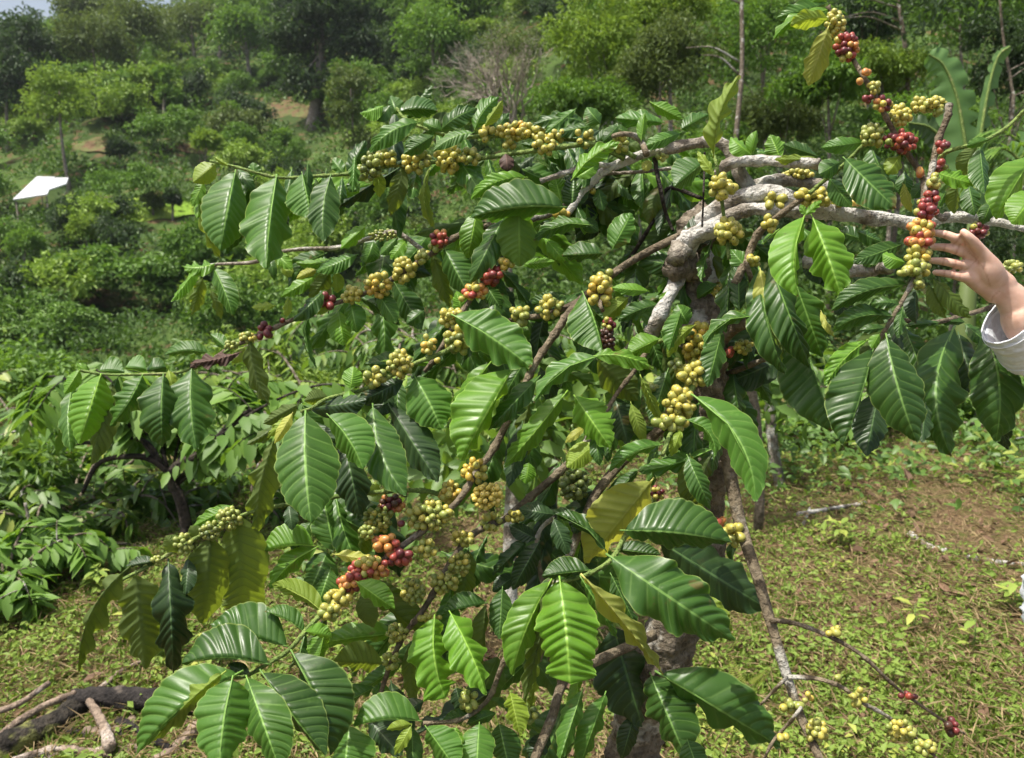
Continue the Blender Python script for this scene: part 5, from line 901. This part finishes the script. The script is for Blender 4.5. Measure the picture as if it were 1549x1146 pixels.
# ------------------------------------------------------------------ person reaching in from the right
DH = 1.165
def H(px, py, dz=0.0): return P(px, py, DH + dz)
def cap(bm, pts, rads, sides=14):
    """tapered limb with round ends added to bm"""
    pts = np.array(pts, float); rads = np.array(rads, float); n = max(8, 5 * len(pts)); q = catmull(np.hstack([pts, rads[:, None]]), n)
    p, r = q[:, :3], q[:, 3]; t0 = unit(p[0] - p[1]); t1 = unit(p[-1] - p[-2])
    a = np.array([.999, .85, .6, .3]); st = [p[0] + t0 * r[0] * k for k in a]; sr = [r[0] * math.sqrt(1 - k * k) for k in a]; en = [p[-1] + t1 * r[-1] * k for k in a[::-1]]; er = [r[-1] * math.sqrt(1 - k * k) for k in a[::-1]]
    v, f = tube_data(np.vstack([st, p, en]), np.concatenate([sr, r, er]), sides); vs = [bm.verts.new(x) for x in v]
    for q_ in f: bm.faces.new([vs[i] for i in q_])
def ell(bm, c, ax, rot=None):
    r = bmesh.ops.create_icosphere(bm, subdivisions=3, radius=1)
    Mx = Matrix.Translation(Vector(c)) @ (rot.to_4x4() if rot else Matrix()) @ Matrix.Diagonal((*ax, 1)); bmesh.ops.transform(bm, matrix=Mx, verts=r['verts'])
def remeshed(name, bm, voxel, it, mat, dec=1.0):
    me = bpy.data.meshes.new('tmp'); bm.to_mesh(me); bm.free(); o = bpy.data.objects.new('tmp', me); COL.link(o)
    m = o.modifiers.new('r', 'REMESH'); m.mode = 'VOXEL'; m.voxel_size = voxel
    s = o.modifiers.new('s', 'SMOOTH'); s.iterations = it; s.factor = .5
    if dec < 1: d_ = o.modifiers.new('d', 'DECIMATE'); d_.ratio = dec
    ev = o.evaluated_get(bpy.context.evaluated_depsgraph_get()); out = bpy.data.meshes.new_from_object(ev); bpy.data.objects.remove(o)
    out.name = name; out.polygons.foreach_set('use_smooth', [True] * len(out.polygons)); out.materials.clear(); out.materials.append(mat)
    r = bpy.data.objects.new(name, out); COL.link(r); return r
px2m = DH / FPX
M = Mat('skin'); co = M.coord('Object'); n1 = M.noise(55, 3, co); n2 = M.noise(420, 3, co)
cr = M.n('ShaderNodeTexWave'); cr.inputs['Scale'].default_value = 1
c = M.mix(M.rng(n1, .35, .65), (0.60, 0.375, 0.275), (0.69, 0.46, 0.35))
at = M.n('ShaderNodeAttribute', attribute_name='crease').outputs['Fac']; c = M.mix(M.math('MULTIPLY', at, .75), c, (0.34, 0.13, 0.085))
b = M.n('ShaderNodeBsdfPrincipled'); M.l(c, b.inputs['Base Color']); b.inputs['Roughness'].default_value = .48; b.inputs['Subsurface Weight'].default_value = .25; b.inputs['Subsurface Radius'].default_value = (.008, .003, .0015); b.inputs['Subsurface Scale'].default_value = .6
M.l(M.bump(n2, .15, .0006), b.inputs['Normal']); SKIN = M.done(b.outputs[0])
bm = bmesh.new()
# fingers: tip to knuckle, radii in metres
fing = [
 ([(1414,352,.0),(1430,354.5,-.006),(1447,361,-.010),(1466,371,-.006),(1485,384,.004)], [.0052,.0060,.0066,.0076,.0096]),
 ([(1412,373,.008),(1429,374,.001),(1446,378,-.004),(1464,384,-.002),(1484,395,.004)], [.0052,.0060,.0066,.0074,.0094]),
 ([(1410,394,.010),(1427,395,.003),(1443,398,-.001),(1461,402,-.001),(1482,408,.004)], [.0050,.0058,.0063,.0072,.0090]),
 ([(1415,412,.010),(1428,413,.005),(1441,415.5,.002),(1459,420,.000),(1482,424,.004)], [.0047,.0053,.0058,.0068,.0085]),
]
FP = []
for pts, rr3 in fing:
    p3 = [H(*q) for q in pts]; FP.append(p3); cap(bm, p3, rr3)
cap(bm, [H(1457.5,350.5,-.022), H(1464,357,-.024), H(1474,367,-.022), H(1486,383,-.016), H(1500,406,-.008), H(1512,428,.004)], [.0052,.0064,.0072,.0092,.0145,.0135])
# palm slab between knuckles and wrist
for (a, b_, r0, r1) in (((1468,373,.000),(1516,432,.010),.0100,.0155), ((1466,386,.001),(1512,436,.010),.0100,.0155), ((1464,402,.002),(1509,441,.010),.0100,.0150), ((1462,417,.002),(1507,444,.010),.0094,.0140), ((1478,395,.004),(1518,430,.008),.012,.017), ((1478,420,.003),(1504,445,.010),.0110,.0135)):
    cap(bm, [H(*a), H((a[0]+b_[0])/2, (a[1]+b_[1])/2, (a[2]+b_[2])/2 - .001), H(*b_)], [r0, (r0 + r1) / 2 + .001, r1])
ell(bm, H(1497, 410, -.008), (.017, .015, .026), Euler((0, math.radians(-28), 0)).to_matrix())
# wrist, forearm, elbow, upper arm
elbow = P(1672, 600, 1.24); shoulder = P(1815, 520, 1.42)
cap(bm, [H(1509, 434, .010), H(1523, 444, .011), H(1538, 466, .013), H(1560, 500, .018), elbow], [.0185, .0195, .0225, .030, .040], 18)
cap(bm, [H(1512, 438, .010), H(1529, 446, .011), H(1546, 468, .013)], [.0175, .0190, .022], 16)
cap(bm, [elbow, (elbow + shoulder) / 2, shoulder], [.042, .048, .052], 18)
# trunk, neck and head stand just outside the frame
foot = np.array([1.205, 1.46, 0.0]); foot[2] = height(foot[0], foot[1])
sh = shoulder[2]; cx, cy = foot[0], foot[1]
ell(bm, (cx + .02, cy, sh - .16), (.165, .10, .26)); ell(bm, (cx + .02, cy, sh - .42), (.15, .11, .20)); cap(bm, [(cx + .02, cy, sh - .02), (cx + .01, cy - .01, sh + .09)], [.055, .05]); ell(bm, (cx + .03, cy, sh + .01), (.17, .06, .05))
hc = np.array([cx - .015, cy - .02, sh + .205]); ell(bm, hc, (.082, .095, .115)); ell(bm, hc + [-.045, -.02, -.06], (.045, .05, .055)); ell(bm, hc + [-.085, -.03, -.015], (.022, .012, .02)); ell(bm, hc + [.02, -.085, -.01], (.015, .012, .03)); ell(bm, hc + [.02, .085, -.01], (.015, .012, .03)); ell(bm, hc + [-.075, -.03, -.062], (.018, .022, .009))
for s_ in (-1, 1): cap(bm, [(cx + .02, cy + s_ * .09, sh - .5), (cx + .01, cy + s_ * .1, sh - .9 + .05), (cx + .03, cy + s_ * .1, foot[2] + .06)], [.085, .055, .04]); cap(bm, [(cx + .04, cy + s_ * .1, foot[2] + .045), (cx - .13, cy + s_ * .12, foot[2] + .03)], [.045, .03])
cap(bm, [(cx + .03, cy + .02, sh - .02), (cx + .17, cy + .09, sh - .20), (cx + .16, cy + .08, sh - .44), (cx + .10, cy + .02, sh - .60)], [.05, .045, .035, .025])
body = remeshed('body', bm, .0023, 4, SKIN, .28)
co_ = np.empty(len(body.data.vertices) * 3); body.data.vertices.foreach_get('co', co_); co_ = co_.reshape(-1, 3); crease = np.zeros(len(co_))
cre = [H(x, y, -.008) for x, y in ((1430, 355), (1447, 361), (1428, 374), (1446, 378), (1427, 395), (1443, 398), (1428, 413), (1441, 416))]
for c_, (i, j) in zip(cre, [(0, 1), (0, 2), (1, 1), (1, 2), (2, 1), (2, 2), (3, 1), (3, 2)]):
    ax = unit((FP[i][j + 1] - FP[i][j - 1])[None])[0]; dlt = co_ - FP[i][j]; al = dlt @ ax; rad = np.linalg.norm(dlt - al[:, None] * ax, axis=1); mk = np.exp(-(al / .0014) ** 2) * (rad < .0115); crease = np.maximum(crease, mk * .8)
sc2 = (co_ - CAM); pxv = sc2 @ R_ / (sc2 @ F_) * FPX + PW / 2; pyv = PH / 2 - sc2 @ U_ / (sc2 @ F_) * FPX
for line in ([(1461, 377), (1470, 385), (1482, 398), (1492, 415), (1498, 432)], [(1458, 392), (1470, 393), (1483, 400), (1492, 408)], [(1456, 411), (1466, 404), (1474, 396), (1479, 389)], [(1500, 455), (1503, 447), (1512, 440)], [(1459, 366), (1460, 372), (1457, 390), (1454, 408), (1452, 420)]):
    q = catmull([(x, y, 0) for x, y in line], 60)[:, :2]; near = (pxv > 1400) & (pxv < 1560) & (pyv > 330) & (pyv < 480); ii = np.nonzero(near)[0]; dm = np.min(np.hypot(pxv[ii, None] - q[None, :, 0], pyv[ii, None] - q[None, :, 1]), 1); crease[ii] = np.maximum(crease[ii], .6 * np.exp(-(dm / 1.1) ** 2))
a = body.data.attributes.new('crease', 'FLOAT', 'POINT'); a.data.foreach_set('value', crease.astype(np.float32))
person = empty('person', foot, 'person in a white shirt reaching a hand in from the right to the ripest cherries', 'person'); child(body, person)
# clothes
M = Mat('white_cotton'); co = M.coord('Object'); n1 = M.noise(9, 4, co); n2 = M.noise(900, 2, co)
SHIRT = M.done(M.bsdf(M.mix(M.rng(n1, .3, .7), (0.70, 0.74, 0.80), (0.80, 0.83, 0.87)), .85, .2, M.bump(M.math('ADD', M.noise(22, 4, co), M.math('MULTIPLY', n2, .15)), .55, .012)))
M = Mat('trousers_cloth'); TROU = M.done(M.bsdf(M.mix(M.noise(30, 3, M.coord()), (0.05, 0.055, 0.07), (0.09, 0.09, 0.10)), .9, .2))
M = Mat('hair'); HAIR = M.done(M.bsdf((0.012, 0.009, 0.008), .4, .4))
def cloth_tube(name, path, radii, squash=1.0, seed=0, thick=.0016, wr=.05, hem=True):
    path = np.array(path, float); n = 60; q = catmull(np.hstack([path, np.array(radii)[:, None]]), n); p, r = q[:, :3], q[:, 3]; sides = 64
    v, f = tube_data(p, r, sides); v = v.reshape(n, sides, 3); r2 = np.random.default_rng(seed); an = np.linspace(0, 2 * math.pi, sides, endpoint=False); tt = np.linspace(0, 1, n)
    wk = sum(wr / (k + 1) * np.sin(an[None, :] * (k + 1) + r2.uniform(0, 6) + (5 + 6 * k) * tt[:, None] * r2.uniform(.4, 1.4)) * np.cos(tt[:, None] * (8 + 9 * k) + r2.uniform(0, 6)) for k in range(5)) + wr * .28 * np.sin(tt[:, None] * 31 + 2.0 * np.sin(an)[None, :] + 1.2 * np.sin(2 * an + seed)[None, :])
    v = p[:, None, :] + (v - p[:, None, :]) * (1 + wk)[..., None]; v = roughen(v.reshape(-1, 3), n, sides, .10, 26, seed, .8).reshape(n, sides, 3)
    o = mesh_obj(name, v.reshape(-1, 3), [q_ for q_ in f if len(q_) == 4], SHIRT, None, True); md = o.modifiers.new('t', 'SOLIDIFY'); md.thickness = thick; md.offset = 1; return o
fa = H(1532, 487, .014); fdir = unit((elbow - fa)[None])[0]
sl = cloth_tube('sleeve', [fa - fdir * .002, fa + fdir * .04, fa + fdir * .10, fa + (elbow - fa) * .7, elbow, (elbow + shoulder) / 2, shoulder], [.0390, .0425, .050, .063, .066, .072, .085], seed=3, wr=.045); child(sl, person)
cf = cloth_tube('cuff', [fa - fdir * .010, fa + fdir * .010, fa + fdir * .035, fa + fdir * .058], [.0395, .0430, .0470, .0515], seed=5, wr=.03, thick=.0022); child(cf, sl); cf.matrix_parent_inverse = Matrix()
for k_, rr4 in ((.004, .0430), (.052, .0520)):
    cc_ = fa + fdir * (k_ - .006); u1 = unit(np.cross(fdir, [0, 0, 1.0])[None])[0]; u2 = np.cross(fdir, u1); an_ = np.linspace(0, 2 * math.pi, 90); ring_ = cc_ + (np.cos(an_)[:, None] * u1 + np.sin(an_)[:, None] * u2) * (rr4 + .002)
    v, f = tube_data(ring_, .0007, 5); o = mesh_obj('seam', v, f, SHIRT); child(o, sl); o.matrix_parent_inverse = Matrix()
tx = cx + .015
st = cloth_tube('shirt', [(tx, cy, sh - .70), (tx, cy, sh - .62), (tx, cy, sh - .53), (tx, cy, sh - .42), (tx, cy, sh - .25), (tx, cy, sh - .03), (tx, cy, sh + .045)], [.172, .180, .200, .178, .172, .16, .07], seed=9, wr=.03); child(st, person)
for s_ in (-1, 1):
    tr = cloth_tube('trouser_leg', [(cx + .03, cy + s_ * .1, foot[2] + .10), (cx + .01, cy + s_ * .1, sh - .85), (cx + .02, cy + s_ * .075, sh - .48)], [.07, .09, .125], seed=12 + s_, wr=.03); tr.data.materials[0] = TROU; child(tr, person)
bm = bmesh.new(); ell(bm, hc + [.018, 0, .022], (.09, .103, .118)); ell(bm, hc + [.05, 0, -.08], (.06, .09, .14)); hr = remeshed('hair', bm, .006, 3, HAIR); child(hr, person)

M = Mat('eye_dark'); EYE = M.done(M.bsdf((0.015, 0.010, 0.008), .2, .5)); M = Mat('lip'); LIP = M.done(M.bsdf((0.40, 0.16, 0.13), .5, .4))
for nm, off_, ax, mt in (('eye', (-.078, -.068, .012), (.006, .012, .006), EYE), ('eye', (-.088, .012, .012), (.006, .012, .006), EYE), ('eyebrow', (-.076, -.070, .034), (.006, .018, .004), HAIR), ('eyebrow', (-.088, .014, .034), (.006, .018, .004), HAIR), ('mouth', (-.092, -.028, -.060), (.006, .022, .005), LIP)):
    bm = bmesh.new(); ell(bm, hc + np.array(off_), ax); me = bpy.data.meshes.new(nm); bm.to_mesh(me); bm.free(); me.polygons.foreach_set('use_smooth', [True] * len(me.polygons)); me.materials.append(mt); o = bpy.data.objects.new(nm, me); COL.link(o); child(o, person)
# ------------------------------------------------------------------ air
bm = bmesh.new(); bmesh.ops.create_cube(bm, size=1); me = bpy.data.meshes.new('haze'); bm.to_mesh(me); bm.free()
hz = bpy.data.objects.new('haze', me); COL.link(hz); hz.scale = (1000, 1000, 84); hz.location = (0, 0, 35); hz['kind'] = 'stuff'
hm = bpy.data.materials.new('haze'); hm.use_nodes = True; t = hm.node_tree; t.nodes.clear(); ou = t.nodes.new('ShaderNodeOutputMaterial'); pv = t.nodes.new('ShaderNodeVolumePrincipled')
pv.inputs['Color'].default_value = (0.86, 0.91, 1.0, 1); pv.inputs['Density'].default_value = 0.0003; pv.inputs['Anisotropy'].default_value = 0.3; t.links.new(pv.outputs[0], ou.inputs['Volume']); me.materials.append(hm)
